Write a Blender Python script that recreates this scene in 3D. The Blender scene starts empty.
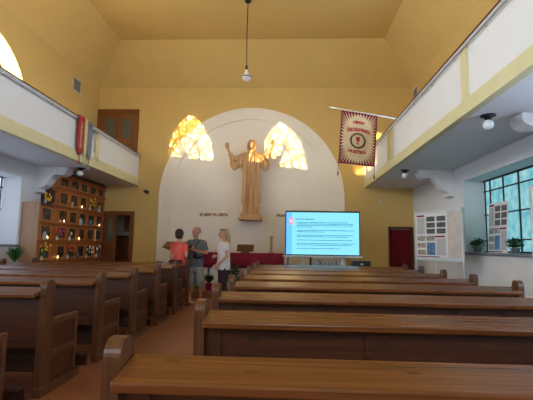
import bpy, bmesh, math, random
from mathutils import Vector, Matrix
random.seed(7)
PI = math.pi
S = bpy.context.scene
COL = S.collection

# ------------------------------------------------------------------ camera
yaw, pitch, roll, focal = 0.04657, 0.11091, 0.016534, 411.0
fw = Vector((-math.sin(yaw)*math.cos(pitch), math.cos(yaw)*math.cos(pitch), math.sin(pitch)))
r0 = Vector((math.cos(yaw), math.sin(yaw), 0)); u0 = r0.cross(fw)
rt = r0*math.cos(roll) + u0*math.sin(roll); up = rt.cross(fw)
cam = bpy.data.cameras.new('camera'); cob = bpy.data.objects.new('camera', cam); COL.objects.link(cob)
cob.matrix_world = Matrix(((rt.x, up.x, -fw.x, 0), (rt.y, up.y, -fw.y, 0), (rt.z, up.z, -fw.z, 1.42), (0, 0, 0, 1)))
cam.sensor_fit = 'HORIZONTAL'; cam.sensor_width = 36; cam.lens = focal/533*36
cam.clip_start = 0.05; cam.clip_end = 200
S.camera = cob

# ------------------------------------------------------------------ world, sun, exposure
w = bpy.data.worlds.new('sky'); S.world = w; w.use_nodes = True
bg = w.node_tree.nodes['Background']; bg.inputs[0].default_value = (0.62, 0.78, 1.0, 1); bg.inputs[1].default_value = 1.0
sd = bpy.data.lights.new('sun', 'SUN'); sd.energy = 31.0; sd.color = (1.0, 0.84, 0.55); sd.angle = math.radians(0.35)
so = bpy.data.objects.new('sun', sd); COL.objects.link(so); so.location = (-20, -10, 12)
so.rotation_euler = Vector((0.65, 1.0, -0.056)).to_track_quat('-Z', 'Y').to_euler()
LUN_L, LUN_R_FILL, NICHE_L, NICHE_R, BACK_FILL = 8.5, 8.0, 0.9, 0.40, 3.0   # glow of the window panes; right arches and back wall are added fill
S.view_settings.view_transform = 'Standard'; S.view_settings.look = 'None'
S.view_settings.gamma = 1.0; S.view_settings.use_curve_mapping = False
S.view_settings.exposure = 0.92

# ------------------------------------------------------------------ materials
def srgb(r, g, b):
    f = lambda c: (c/255/12.92) if c/255 <= 0.04045 else ((c/255+0.055)/1.055)**2.4
    return (f(r), f(g), f(b), 1)

def newmat(name):
    m = bpy.data.materials.new(name); m.use_nodes = True
    nt = m.node_tree; b = nt.nodes['Principled BSDF']
    return m, nt, b

def ramp(nt, stops):
    n = nt.nodes.new('ShaderNodeValToRGB'); e = n.color_ramp.elements
    while len(e) < len(stops): e.new(0.5)
    for k, (p, c) in enumerate(stops): e[k].position = p; e[k].color = c
    return n

def plain(name, c, rough=0.6, metal=0.0, noise=0.08, scale=6.0, bump=0.0, emit=None, estr=0, spec=None):
    m, nt, b = newmat(name)
    b.inputs['Roughness'].default_value = rough; b.inputs['Metallic'].default_value = metal
    if spec is not None: b.inputs['Specular IOR Level'].default_value = spec
    g = nt.nodes.new('ShaderNodeNewGeometry'); n = nt.nodes.new('ShaderNodeTexNoise')
    n.inputs['Scale'].default_value = scale; n.inputs['Detail'].default_value = 4
    nt.links.new(g.outputs['Position'], n.inputs['Vector'])
    lo = tuple(v*(1-noise) for v in c[:3])+(1,); hi = tuple(min(1, v*(1+noise)) for v in c[:3])+(1,)
    r = ramp(nt, [(0.3, lo), (0.7, hi)]); nt.links.new(n.outputs['Fac'], r.inputs['Fac'])
    nt.links.new(r.outputs['Color'], b.inputs['Base Color'])
    if bump:
        bp = nt.nodes.new('ShaderNodeBump'); bp.inputs['Strength'].default_value = bump; bp.inputs['Distance'].default_value = 0.01
        n2 = nt.nodes.new('ShaderNodeTexNoise'); n2.inputs['Scale'].default_value = scale*12
        nt.links.new(g.outputs['Position'], n2.inputs['Vector'])
        nt.links.new(n2.outputs['Fac'], bp.inputs['Height']); nt.links.new(bp.outputs['Normal'], b.inputs['Normal'])
    if emit: b.inputs['Emission Color'].default_value = emit; b.inputs['Emission Strength'].default_value = estr
    return m

def wood(name, dark, light, axis='X', rough=0.45, grain=1.0, knots=True):
    m, nt, b = newmat(name)
    g = nt.nodes.new('ShaderNodeNewGeometry'); mp = nt.nodes.new('ShaderNodeMapping')
    sc = {'X': (0.5, 22, 22), 'Y': (14, 0.7, 14), 'Z': (20, 20, 0.6)}[axis]
    mp.inputs['Scale'].default_value = tuple(s*grain for s in sc)
    nt.links.new(g.outputs['Position'], mp.inputs['Vector'])
    n = nt.nodes.new('ShaderNodeTexNoise'); n.inputs['Scale'].default_value = 1.6; n.inputs['Detail'].default_value = 6; n.inputs['Distortion'].default_value = 1.2
    nt.links.new(mp.outputs['Vector'], n.inputs['Vector'])
    mid = tuple((a+c)/2 for a, c in zip(dark, light))
    r = ramp(nt, [(0.2, dark), (0.5, mid), (0.8, light)]); nt.links.new(n.outputs['Fac'], r.inputs['Fac'])
    out = r.outputs['Color']
    if knots:
        m2 = nt.nodes.new('ShaderNodeMapping'); k = {'X': (0.42, 1, 1), 'Y': (1, 0.42, 1), 'Z': (1, 1, 0.42)}[axis]
        m2.inputs['Scale'].default_value = k; nt.links.new(g.outputs['Position'], m2.inputs['Vector'])
        v = nt.nodes.new('ShaderNodeTexVoronoi'); v.inputs['Scale'].default_value = 8.0
        nt.links.new(m2.outputs['Vector'], v.inputs['Vector'])
        kr = ramp(nt, [(0.06, (0.22, 0.2, 0.18, 1)), (0.20, (1, 1, 1, 1))]); nt.links.new(v.outputs['Distance'], kr.inputs['Fac'])
        mx = nt.nodes.new('ShaderNodeMix'); mx.data_type = 'RGBA'; mx.blend_type = 'MULTIPLY'; mx.inputs[0].default_value = 0.8
        nt.links.new(out, mx.inputs[6]); nt.links.new(kr.outputs['Color'], mx.inputs[7]); out = mx.outputs[2]
    nt.links.new(out, b.inputs['Base Color'])
    b.inputs['Roughness'].default_value = rough
    bp = nt.nodes.new('ShaderNodeBump'); bp.inputs['Strength'].default_value = 0.05; bp.inputs['Distance'].default_value = 0.002
    nt.links.new(n.outputs['Fac'], bp.inputs['Height']); nt.links.new(bp.outputs['Normal'], b.inputs['Normal'])
    return m

YELLOW = srgb(212, 181, 114); WHITE = srgb(228, 228, 230)
def wallmat(name, upper, lower, zsplit):
    m, nt, b = newmat(name); b.inputs['Roughness'].default_value = 0.85
    g = nt.nodes.new('ShaderNodeNewGeometry'); sp = nt.nodes.new('ShaderNodeSeparateXYZ'); nt.links.new(g.outputs['Position'], sp.inputs[0])
    gt = nt.nodes.new('ShaderNodeMath'); gt.operation = 'GREATER_THAN'; gt.inputs[1].default_value = zsplit; nt.links.new(sp.outputs['Z'], gt.inputs[0])
    mx = nt.nodes.new('ShaderNodeMix'); mx.data_type = 'RGBA'; mx.inputs[6].default_value = lower; mx.inputs[7].default_value = upper
    nt.links.new(gt.outputs[0], mx.inputs[0])
    n = nt.nodes.new('ShaderNodeTexNoise'); n.inputs['Scale'].default_value = 1.3; n.inputs['Detail'].default_value = 5; nt.links.new(g.outputs['Position'], n.inputs['Vector'])
    r = ramp(nt, [(0.3, (0.93, 0.93, 0.92, 1)), (0.7, (1, 1, 1, 1))]); nt.links.new(n.outputs['Fac'], r.inputs['Fac'])
    m2 = nt.nodes.new('ShaderNodeMix'); m2.data_type = 'RGBA'; m2.blend_type = 'MULTIPLY'; m2.inputs[0].default_value = 1
    nt.links.new(mx.outputs[2], m2.inputs[6]); nt.links.new(r.outputs['Color'], m2.inputs[7]); nt.links.new(m2.outputs[2], b.inputs['Base Color'])
    return m

M = {}
M['side_wall'] = wallmat('yellow and white side wall paint', YELLOW, WHITE, 3.4)
M['yellow'] = plain('yellow wall paint', YELLOW, 0.85, noise=0.03, scale=1.2)
M['cream'] = plain('cream trim paint', srgb(216, 208, 164), 0.7, noise=0.03)
M['white'] = plain('white wall paint', WHITE, 0.85, noise=0.03, scale=1.3)
M['arch_white'] = plain('white arch plaster', srgb(240, 234, 224), 0.8, noise=0.03, scale=1.0)
M['stone'] = plain('grey sill stone', srgb(120, 128, 138), 0.5, noise=0.1, scale=8)
M['ledge'] = wood('honey brown pew ledge wood', srgb(72, 38, 17), srgb(126, 76, 36), 'X', 0.25)
M['panel'] = wood('dark brown pew panel wood', srgb(48, 23, 11), srgb(90, 48, 22), 'X', 0.42)
M['post'] = wood('brown pew post wood', srgb(60, 35, 21), srgb(108, 70, 44), 'Z', 0.28)
M['side'] = wood('brown pew side wood', srgb(66, 36, 19), srgb(112, 68, 39), 'Z', 0.4)
M['seat'] = wood('dark seat wood', srgb(48, 28, 20), srgb(80, 50, 34), 'X', 0.5)
M['door'] = wood('brown door wood', srgb(92, 50, 18), srgb(134, 80, 32), 'Z', 0.45, knots=False)
M['rail'] = wood('dark handrail wood', srgb(70, 34, 18), srgb(106, 58, 34), 'Y', 0.4, knots=False)
M['cabinet'] = wood('reddish brown cabinet wood', srgb(138, 70, 28), srgb(186, 108, 50), 'Y', 0.4, knots=False)
M['cell_door'] = wood('orange brown cell door wood', srgb(160, 88, 38), srgb(206, 130, 66), 'Z', 0.4, knots=False)
M['cabinet_dark'] = wood('dark cabinet wood', srgb(70, 34, 16), srgb(100, 54, 26), 'Z', 0.5, knots=False)
M['oak'] = wood('pale brown panel wood', srgb(150, 112, 82), srgb(196, 156, 120), 'Z', 0.5, knots=False)
M['carved'] = wood('tan carved statue wood', srgb(168, 122, 76), srgb(214, 170, 118), 'Z', 0.42, 0.7, knots=False)
M['dark_glass'] = plain('dark cabinet glass', srgb(62, 54, 44), 0.12, noise=0.6, scale=9)
M['pane_grey'] = plain('grey door glass', srgb(92, 96, 92), 0.25, noise=0.15)
M['iron'] = plain('dark red iron bars', srgb(70, 34, 34), 0.5)
M['black'] = plain('black plastic', srgb(22, 22, 24), 0.4)
M['steel'] = plain('brushed steel', srgb(168, 172, 178), 0.35, 0.7)
M['alu'] = plain('pale aluminium', srgb(206, 216, 224), 0.4, 0.1)
M['paper'] = plain('white paper', srgb(226, 228, 230), 0.7, noise=0.02)
M['ink'] = plain('grey ink', srgb(120, 122, 130), 0.8, noise=0.05)
M['maroon'] = plain('maroon print', srgb(130, 30, 46), 0.7)
M['photo1'] = plain('grey photo print', srgb(84, 86, 90), 0.5, noise=0.75, scale=22)
M['photo2'] = plain('pale photo print', srgb(160, 156, 146), 0.5, noise=0.6, scale=20)
M['photo3'] = plain('blue photo print', srgb(90, 130, 180), 0.5, noise=0.4, scale=14)
M['beige'] = plain('beige board fabric', srgb(206, 200, 194), 0.9)
M['red_cloth'] = plain('crimson cloth', srgb(128, 22, 50), 0.9, noise=0.12, scale=3, bump=0.1)
M['curtain'] = plain('dark crimson curtain', srgb(120, 8, 34), 0.9, noise=0.1, scale=3)
M['ban_beige'] = plain('beige banner cloth', srgb(206, 184, 146), 0.85, noise=0.1, scale=5)
M['ban_red'] = plain('wine red banner cloth', srgb(116, 12, 44), 0.85)
M['ban_text'] = plain('red embroidery', srgb(168, 34, 48), 0.8)
M['thorn'] = plain('black embroidery', srgb(44, 36, 40), 0.8)
M['gold'] = plain('dull gold letters', srgb(146, 116, 66), 0.5, 0.0)
M['leaf'] = plain('green leaf', srgb(66, 104, 52), 0.5, noise=0.4, scale=20)
M['dleaf'] = plain('dark green leaf', srgb(48, 72, 44), 0.6, noise=0.4, scale=20)
M['terracotta'] = plain('terracotta pot', srgb(150, 84, 56), 0.7)
M['pot_grey'] = plain('grey pot', srgb(150, 156, 160), 0.6)
M['pot_pink'] = plain('magenta pot', srgb(186, 40, 110), 0.5)
M['pot_lime'] = plain('lime pot', srgb(170, 210, 60), 0.5)
M['soil'] = plain('soil', srgb(52, 38, 28), 0.95)
M['f_yellow'] = plain('yellow petals', srgb(236, 186, 40), 0.6, noise=0.2, scale=30)
M['f_pink'] = plain('pink petals', srgb(196, 50, 110), 0.6, noise=0.2, scale=30)
M['f_red'] = plain('coral red petals', srgb(214, 70, 80), 0.6, noise=0.2, scale=30)
M['f_white'] = plain('white petals', srgb(232, 226, 214), 0.6, noise=0.05, scale=30)
M['porcelain'] = plain('pale porcelain', srgb(190, 200, 214), 0.3)
M['flame'] = plain('candle flame', srgb(255, 190, 90), 0.5, emit=(1, 0.62, 0.2, 1), estr=9)
M['wax'] = plain('cream wax', srgb(236, 222, 180), 0.5)
M['brass'] = plain('aged brass', srgb(176, 152, 116), 0.45, 0.2)
M['skin'] = plain('skin', srgb(206, 152, 128), 0.55, noise=0.05, scale=10)
M['skin2'] = plain('tanned skin', srgb(190, 128, 104), 0.55, noise=0.05, scale=10)
M['hair_dark'] = plain('dark brown hair', srgb(44, 26, 20), 0.6, noise=0.3, scale=40)
M['hair_blond'] = plain('blond hair', srgb(176, 150, 116), 0.55, noise=0.3, scale=40)
M['hair_grey'] = plain('grey beard hair', srgb(150, 138, 130), 0.7, noise=0.2, scale=40)
M['coral'] = plain('coral shirt cloth', srgb(218, 90, 80), 0.85, noise=0.06, bump=0.1)
M['tgrey'] = plain('slate grey shirt cloth', srgb(96, 100, 108), 0.9, noise=0.08, bump=0.1)
M['shorts'] = plain('grey denim', srgb(150, 158, 168), 0.9, noise=0.25, scale=14, bump=0.1)
M['twhite'] = plain('white shirt cloth', srgb(222, 220, 228), 0.85, noise=0.05, bump=0.1)
M['trousers'] = plain('dark plum trousers cloth', srgb(64, 46, 62), 0.9, noise=0.1)
M['strap'] = plain('tan strap', srgb(190, 150, 110), 0.6)
M['shoe'] = plain('light shoe leather', srgb(200, 190, 184), 0.6)
M['sandal'] = plain('brown sandal leather', srgb(80, 60, 50), 0.6)
M['eye'] = plain('eye', srgb(40, 30, 28), 0.2)
M['lip'] = plain('lips', srgb(170, 90, 84), 0.5)
M['globe'] = plain('milk glass', srgb(222, 224, 226), 0.25, noise=0.02)
M['rib_red'] = plain('red ribbon silk', srgb(176, 34, 48), 0.7)
M['rib_cream'] = plain('cream ribbon silk', srgb(222, 204, 160), 0.7)
M['rib_grey'] = plain('grey ribbon silk', srgb(120, 130, 144), 0.7)
M['painting'] = plain('pinkish poster print', srgb(170, 120, 110), 0.6, noise=0.5, scale=6)

def tile_mat():
    m, nt, b = newmat('terracotta floor tiles'); b.inputs['Roughness'].default_value = 0.4
    g = nt.nodes.new('ShaderNodeNewGeometry'); mp = nt.nodes.new('ShaderNodeMapping')
    mp.inputs['Rotation'].default_value = (0, 0, PI/4); nt.links.new(g.outputs['Position'], mp.inputs['Vector'])
    br = nt.nodes.new('ShaderNodeTexBrick'); br.offset = 0; br.inputs['Scale'].default_value = 1
    br.inputs['Color1'].default_value = srgb(142, 88, 62); br.inputs['Color2'].default_value = srgb(124, 76, 54); br.inputs['Mortar'].default_value = srgb(96, 66, 52)
    br.inputs['Brick Width'].default_value = 0.3; br.inputs['Row Height'].default_value = 0.3; br.inputs['Mortar Size'].default_value = 0.004
    nt.links.new(mp.outputs['Vector'], br.inputs['Vector']); nt.links.new(br.outputs['Color'], b.inputs['Base Color'])
    return m
M['tiles'] = tile_mat()

def pane_mat(name, c1, c2, strength, scale=3.0, sun=None):
    """patterned window glass: glows with the daylight behind it; clear enough for sun beams when sun is set"""
    m, nt, b = newmat(name); nt.nodes.remove(b); out = nt.nodes['Material Output']
    g = nt.nodes.new('ShaderNodeNewGeometry'); n = nt.nodes.new('ShaderNodeTexNoise')
    n.inputs['Scale'].default_value = scale; n.inputs['Detail'].default_value = 5; nt.links.new(g.outputs['Position'], n.inputs['Vector'])
    r = ramp(nt, [(0.35, c1), (0.65, c2)]); nt.links.new(n.outputs['Fac'], r.inputs['Fac'])
    e = nt.nodes.new('ShaderNodeEmission'); e.inputs['Strength'].default_value = strength; nt.links.new(r.outputs['Color'], e.inputs['Color'])
    if sun:
        v = nt.nodes.new('ShaderNodeTexVoronoi'); v.inputs['Scale'].default_value = 6.0; nt.links.new(g.outputs['Position'], v.inputs['Vector'])
        ve = nt.nodes.new('ShaderNodeTexVoronoi'); ve.feature = 'DISTANCE_TO_EDGE'; ve.inputs['Scale'].default_value = 6.0; nt.links.new(g.outputs['Position'], ve.inputs['Vector'])
        sx = nt.nodes.new('ShaderNodeSeparateColor'); nt.links.new(v.outputs['Color'], sx.inputs[0])
        vr = ramp(nt, [(0.0, (0.34, 0.31, 0.22, 1)), (0.5, (0.5, 0.46, 0.34, 1)), (1.0, (0.98, 0.95, 0.85, 1))]); nt.links.new(sx.outputs[0], vr.inputs['Fac'])
        er = ramp(nt, [(0.03, (0.25, 0.2, 0.12, 1)), (0.09, (1, 1, 1, 1))]); nt.links.new(ve.outputs['Distance'], er.inputs['Fac'])
        mx = nt.nodes.new('ShaderNodeMix'); mx.data_type = 'RGBA'; mx.blend_type = 'MULTIPLY'; mx.inputs[0].default_value = 1
        nt.links.new(vr.outputs['Color'], mx.inputs[6]); nt.links.new(er.outputs['Color'], mx.inputs[7])
        t = nt.nodes.new('ShaderNodeBsdfTransparent'); nt.links.new(mx.outputs[2], t.inputs['Color'])
        a = nt.nodes.new('ShaderNodeAddShader'); nt.links.new(t.outputs[0], a.inputs[0]); nt.links.new(e.outputs[0], a.inputs[1])
        nt.links.new(a.outputs[0], out.inputs['Surface'])
    else: nt.links.new(e.outputs[0], out.inputs['Surface'])
    return m
M['lun_left'] = pane_mat('warm arched glass', (1.0, 0.88, 0.66, 1), (0.88, 0.94, 1.0, 1), LUN_L, 1.4, sun=True)
M['lun_left_cool'] = pane_mat('cool clear arched glass', (0.55, 0.76, 1.0, 1), (0.68, 0.84, 1.0, 1), LUN_L, 1.4, sun=True)
M['lun_right_fill'] = pane_mat('added cool fill arched pane', (0.55, 0.75, 1.0, 1), (0.70, 0.85, 1.0, 1), LUN_R_FILL, 1.4)  # right arches are out of view, added as cool fill light
M['niche_left'] = pane_mat('pale blue window glass', (0.55, 0.72, 1.0, 1), (0.70, 0.82, 1.0, 1), NICHE_L, 1.0)
M['niche_right'] = pane_mat('cyan patterned window glass', (0.18, 0.60, 0.72, 1), (0.46, 0.88, 0.92, 1), NICHE_R, 5.0)
M['clear_left'] = pane_mat('unseen left fill pane', (0.55, 0.72, 1.0, 1), (0.75, 0.85, 1.0, 1), 5.0, 1.0)  # unseen nearer left panes, glow raised as added cool fill
M['clear_right'] = pane_mat('unseen right fill pane', (0.55, 0.72, 1.0, 1), (0.68, 0.82, 1.0, 1), 4.5, 1.0)  # same added fill glow for the unseen nearer right panes
M['back_fill'] = pane_mat('added back fill pane', (0.9, 0.9, 0.95, 1), (1, 0.97, 0.9, 1), BACK_FILL, 1.0)  # glowing panes added behind the camera as fill light

def screen_mat():
    m, nt, b = newmat('lit cyan display'); nt.nodes.remove(b); out = nt.nodes['Material Output']
    e = nt.nodes.new('ShaderNodeEmission'); e.inputs['Color'].default_value = srgb(112, 182, 204); e.inputs['Strength'].default_value = 1.0
    nt.links.new(e.outputs[0], out.inputs['Surface']); return m
M['screen'] = screen_mat()
def emis(name, c, s=1.0):
    m, nt, b = newmat(name); nt.nodes.remove(b); e = nt.nodes.new('ShaderNodeEmission'); e.inputs['Color'].default_value = c; e.inputs['Strength'].default_value = s
    nt.links.new(e.outputs[0], nt.nodes['Material Output'].inputs['Surface']); return m
M['scr_bar'] = emis('lit blue bar', srgb(86, 160, 226)); M['scr_tag'] = emis('lit red tag', srgb(238, 110, 130)); M['scr_txt'] = emis('dark slide print', srgb(44, 96, 116)); M['scr_tagtxt'] = emis('white slide print', srgb(250, 200, 205))

# ------------------------------------------------------------------ helpers
def finish(bm, name, mat, parent=None, smooth=False):
    me = bpy.data.meshes.new(name); bm.normal_update(); bm.to_mesh(me); bm.free()
    me.materials.append(M[mat] if isinstance(mat, str) else mat)
    if smooth:
        for p in me.polygons: p.use_smooth = True
    o = bpy.data.objects.new(name, me); COL.objects.link(o)
    if parent: o.parent = parent
    return o

def box(bm, lo, hi, bev=0.0):
    vs = [bm.verts.new((x, y, z)) for x in (lo[0], hi[0]) for y in (lo[1], hi[1]) for z in (lo[2], hi[2])]
    fs = [bm.faces.new([vs[i] for i in f]) for f in ((0, 1, 3, 2), (4, 6, 7, 5), (0, 4, 5, 1), (2, 3, 7, 6), (0, 2, 6, 4), (1, 5, 7, 3))]
    if bev:
        es = list({e for f in fs for e in f.edges})
        bmesh.ops.bevel(bm, geom=es, offset=bev, segments=2, affect='EDGES', profile=0.5)
    return bm

def BX(name, mat, parent, *boxes, bev=0.0):
    bm = bmesh.new()
    for lo, hi in boxes: box(bm, lo, hi, bev)
    return finish(bm, name, mat, parent)

def prism(bm, pts, axis, a, b):
    """closed 2D outline pts extruded along axis from a to b"""
    def p(u, v, w): return {'x': (w, u, v), 'y': (u, w, v), 'z': (u, v, w)}[axis]
    A = [bm.verts.new(p(u, v, a)) for u, v in pts]; B = [bm.verts.new(p(u, v, b)) for u, v in pts]
    n = len(pts)
    bm.faces.new(A); bm.faces.new(B[::-1])
    for i in range(n): bm.faces.new((A[i], B[i], B[(i+1) % n], A[(i+1) % n]))
    bmesh.ops.recalc_face_normals(bm, faces=bm.faces)

def frame_to(d):
    d = Vector(d).normalized(); h = Vector((0, 0, 1)) if abs(d.z) < 0.9 else Vector((1, 0, 0))
    a = d.cross(h).normalized(); return a, d.cross(a).normalized()

def tube(bm, pts, rad, seg=10, cap=True, sy=1.0):
    pts = [Vector(p) for p in pts]; rings = []
    if not isinstance(rad, (list, tuple)): rad = [rad]*len(pts)
    a = b = None
    for i, p in enumerate(pts):
        d = (pts[min(i+1, len(pts)-1)]-pts[max(i-1, 0)])
        if a is None: a, b = frame_to(d)
        else:
            dn = d.normalized(); a = (a-dn*a.dot(dn)).normalized(); b = dn.cross(a)
        rings.append([bm.verts.new(p+a*math.cos(t*2*PI/seg)*rad[i]+b*math.sin(t*2*PI/seg)*rad[i]*sy) for t in range(seg)])
    for r1, r2 in zip(rings, rings[1:]):
        for t in range(seg): bm.faces.new((r1[t], r1[(t+1) % seg], r2[(t+1) % seg], r2[t]))
    if cap: bm.faces.new(rings[0][::-1]); bm.faces.new(rings[-1])

def lathe(bm, prof, c=(0, 0, 0), seg=20):
    rings = []
    for r, z in prof:
        if r < 1e-5: rings.append([bm.verts.new((c[0], c[1], c[2]+z))])
        else: rings.append([bm.verts.new((c[0]+r*math.cos(t*2*PI/seg), c[1]+r*math.sin(t*2*PI/seg), c[2]+z)) for t in range(seg)])
    for A, B in zip(rings, rings[1:]):
        for t in range(seg):
            q = [A[t % len(A)], A[(t+1) % len(A)], B[(t+1) % len(B)], B[t % len(B)]]
            q = list(dict.fromkeys(q))
            if len(q) > 2:
                try: bm.faces.new(q)
                except ValueError: pass
    bmesh.ops.recalc_face_normals(bm, faces=bm.faces)

def ball(bm, c, r, sc=(1, 1, 1), sub=2):
    g = bmesh.ops.create_icosphere(bm, subdivisions=sub, radius=r)
    for v in g['verts']: v.co = Vector((v.co.x*sc[0]+c[0], v.co.y*sc[1]+c[1], v.co.z*sc[2]+c[2]))

def thing(name, label, cat, loc=(0, 0, 0), rz=0, group=None):
    o = bpy.data.objects.new(name, None); COL.objects.link(o); o.location = loc; o.rotation_euler = (0, 0, rz)
    o.empty_display_size = 0.1
    return tag(o, label, cat, group)
def tag(o, label, cat, group=None):
    o['label'] = label; o['category'] = cat
    if group: o['group'] = group
    return o
def struct(o, label=None):
    o['kind'] = 'structure'
    if label: o['label'] = label
    return o
def sthing(name, label=None, loc=(0, 0, 0)):
    o = bpy.data.objects.new(name, None); COL.objects.link(o); o.location = loc; return struct(o, label)

def baked(o):
    """apply the modifiers of o into its mesh"""
    bpy.context.view_layer.update()
    dg = bpy.context.evaluated_depsgraph_get()
    me = bpy.data.meshes.new_from_object(o.evaluated_get(dg)); old = o.data
    o.modifiers.clear()
    if o.type == 'MESH': o.data = me; return o
    return me

def cut(o, cutters):
    for c in cutters:
        md = o.modifiers.new('b', 'BOOLEAN'); md.operation = 'DIFFERENCE'; md.solver = 'EXACT'; md.object = c
    baked(o)
    for c in cutters: bpy.data.objects.remove(c)

def remeshed(bm, name, mat, parent, vox=0.01, smooth=4):
    o = finish(bm, name, mat, parent)
    md = o.modifiers.new('r', 'REMESH'); md.mode = 'VOXEL'; md.voxel_size = vox
    if smooth: ms = o.modifiers.new('s', 'SMOOTH'); ms.iterations = smooth; ms.factor = 0.5
    baked(o)
    for p in o.data.polygons: p.use_smooth = True
    return o

def text_mesh(txt, size, depth=0.0, bold=0.0):
    c = bpy.data.curves.new('t', 'FONT'); c.body = txt; c.size = size; c.extrude = depth; c.offset = bold
    c.align_x = 'CENTER'; c.align_y = 'CENTER'; c.resolution_u = 2
    o = bpy.data.objects.new('t', c); COL.objects.link(o); bpy.context.view_layer.update()
    me = bpy.data.meshes.new_from_object(o.evaluated_get(bpy.context.evaluated_depsgraph_get()))
    bpy.data.objects.remove(o); bpy.data.curves.remove(c); return me

def copy_tree(o, parent=None):
    c = o.copy(); COL.objects.link(c)
    if parent: c.parent = parent
    for ch in list(KIDS.get(o.name, [])) or [x for x in COL.objects if x.parent == o]: copy_tree(ch, c)
    return c
KIDS = {}

# ------------------------------------------------------------------ the room
XL, XR, YF, YB = -6.49, 4.15, 13.5, -4.0
ZW, ZC, GZ = 6.77, 7.95, 3.36
GL, GR, RZ = -4.95, 2.57, 4.42          # gallery fronts, rail height
T = 0.54
LUN = [8.05, 3.25, -1.55]; NIC = [8.0, 3.2, -1.6]
struct(BX('floor', 'tiles', None, ((XL-T, YB-0.3, -0.2), (XR+T, YF+1.6, 0))))

def cutter_box(lo, hi): return BX('cutter', 'white', None, (lo, hi))
def cutter_lun(yc, x0, x1):
    bm = bmesh.new(); n = 28; R = 1.6
    prism(bm, [(yc+R*math.cos(PI*k/n), 4.58+R*math.sin(PI*k/n)) for k in range(n+1)], 'x', x0, x1)
    return finish(bm, 'cutter', 'white')
for side, x0, x1, s in (('left', XL-T, XL, -1), ('right', XR, XR+T, 1)):
    wl = struct(BX('wall_'+side, 'side_wall', None, ((x0, YB, 0), (x1, YF, ZW+0.1))))
    cs = [cutter_box((x0-0.1, y-1.72, 1.35), (x1+0.1, y+1.72, 3.0)) for y in NIC] + [cutter_lun(y, x0-0.1, x1+0.1) for y in LUN]
    cut(wl, cs)
wf = struct(BX('wall_front', 'yellow', None, ((XL-T, YF, 0), (XR+T, YF+0.4, ZW+0.1))))
cut(wf, [cutter_box((-6.06, YF-0.1, -0.05), (-5.16, YF+0.5, 2.37)), cutter_box((3.36, YF-0.1, -0.05), (4.08, YF+0.3, 2.07))])
struct(BX('wall_back', 'yellow', None, ((XL-T, YB-0.3, 0), (XR+T, YB, ZW+0.1))))
# hipped ceiling: four sloping sides and a flat middle
bm = bmesh.new(); a = 1.1
lowr = [(XL-.1, YB-.1), (XR+.1, YB-.1), (XR+.1, YF+.1), (XL-.1, YF+.1)]; hir = [(XL+a, YB+a), (XR-a, YB+a), (XR-a, YF-a), (XL+a, YF-a)]
L_ = [bm.verts.new((x, y, ZW-.107)) for x, y in lowr]; H_ = [bm.verts.new((x, y, ZC)) for x, y in hir]
for i in range(4): bm.faces.new((L_[i], L_[(i+1) % 4], H_[(i+1) % 4], H_[i]))
bm.faces.new(H_)
bmesh.ops.recalc_face_normals(bm, faces=bm.faces)
ce = struct(finish(bm, 'ceiling', 'yellow')); md = ce.modifiers.new('s', 'SOLIDIFY'); md.thickness = 0.12; md.offset = 1; baked(ce)
for f in ce.data.polygons: f.use_smooth = False
# podium
struct(BX('trim_1', 'tiles', None, ((-4.45, 11.0, 0), (2.3, YF, 0.17))), 'low tiled step in front of the arched wall')

# white arch on the front wall
AX, AR, AZ = -1.15, 3.06, 2.97
def arch_pts(R, z0=0.0, n=48): return [(AX-R, z0)]+[(AX-R*math.cos(PI*k/n), AZ+R*math.sin(PI*k/n)) for k in range(n+1)]+[(AX+R, z0)]
bm = bmesh.new(); prism(bm, arch_pts(AR-.05, 0.17), 'y', YF-0.012, YF)
ar = sthing('trim_2', 'white arch on the front wall'); finish(bm, 'arch_panel', 'arch_white', ar)
def arch_band(R0, R1, y0, y1, nm):
    bm = bmesh.new(); o = arch_pts(R1, 0.17); i = arch_pts(R0, 0.17)
    va = [[bm.verts.new((x, y, z)) for x, z in P_] for P_, y in ((o, y0), (i, y0), (i, y1), (o, y1))]
    n = len(o)
    for r in range(4):
        for k in range(n-1): bm.faces.new((va[r][k], va[r][k+1], va[(r+1) % 4][k+1], va[(r+1) % 4][k]))
    for k in (0, n-1): bm.faces.new([va[r][k] for r in range(4)])
    bmesh.ops.recalc_face_normals(bm, faces=bm.faces)
    return finish(bm, nm, 'arch_white', ar)
arch_band(2.72, AR, YF-0.045, YF, 'arch_moulding'); arch_band(2.68, 2.74, YF-0.06, YF, 'arch_bead'); arch_band(AR-.05, AR+.02, YF-0.06, YF, 'arch_bead')

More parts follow.
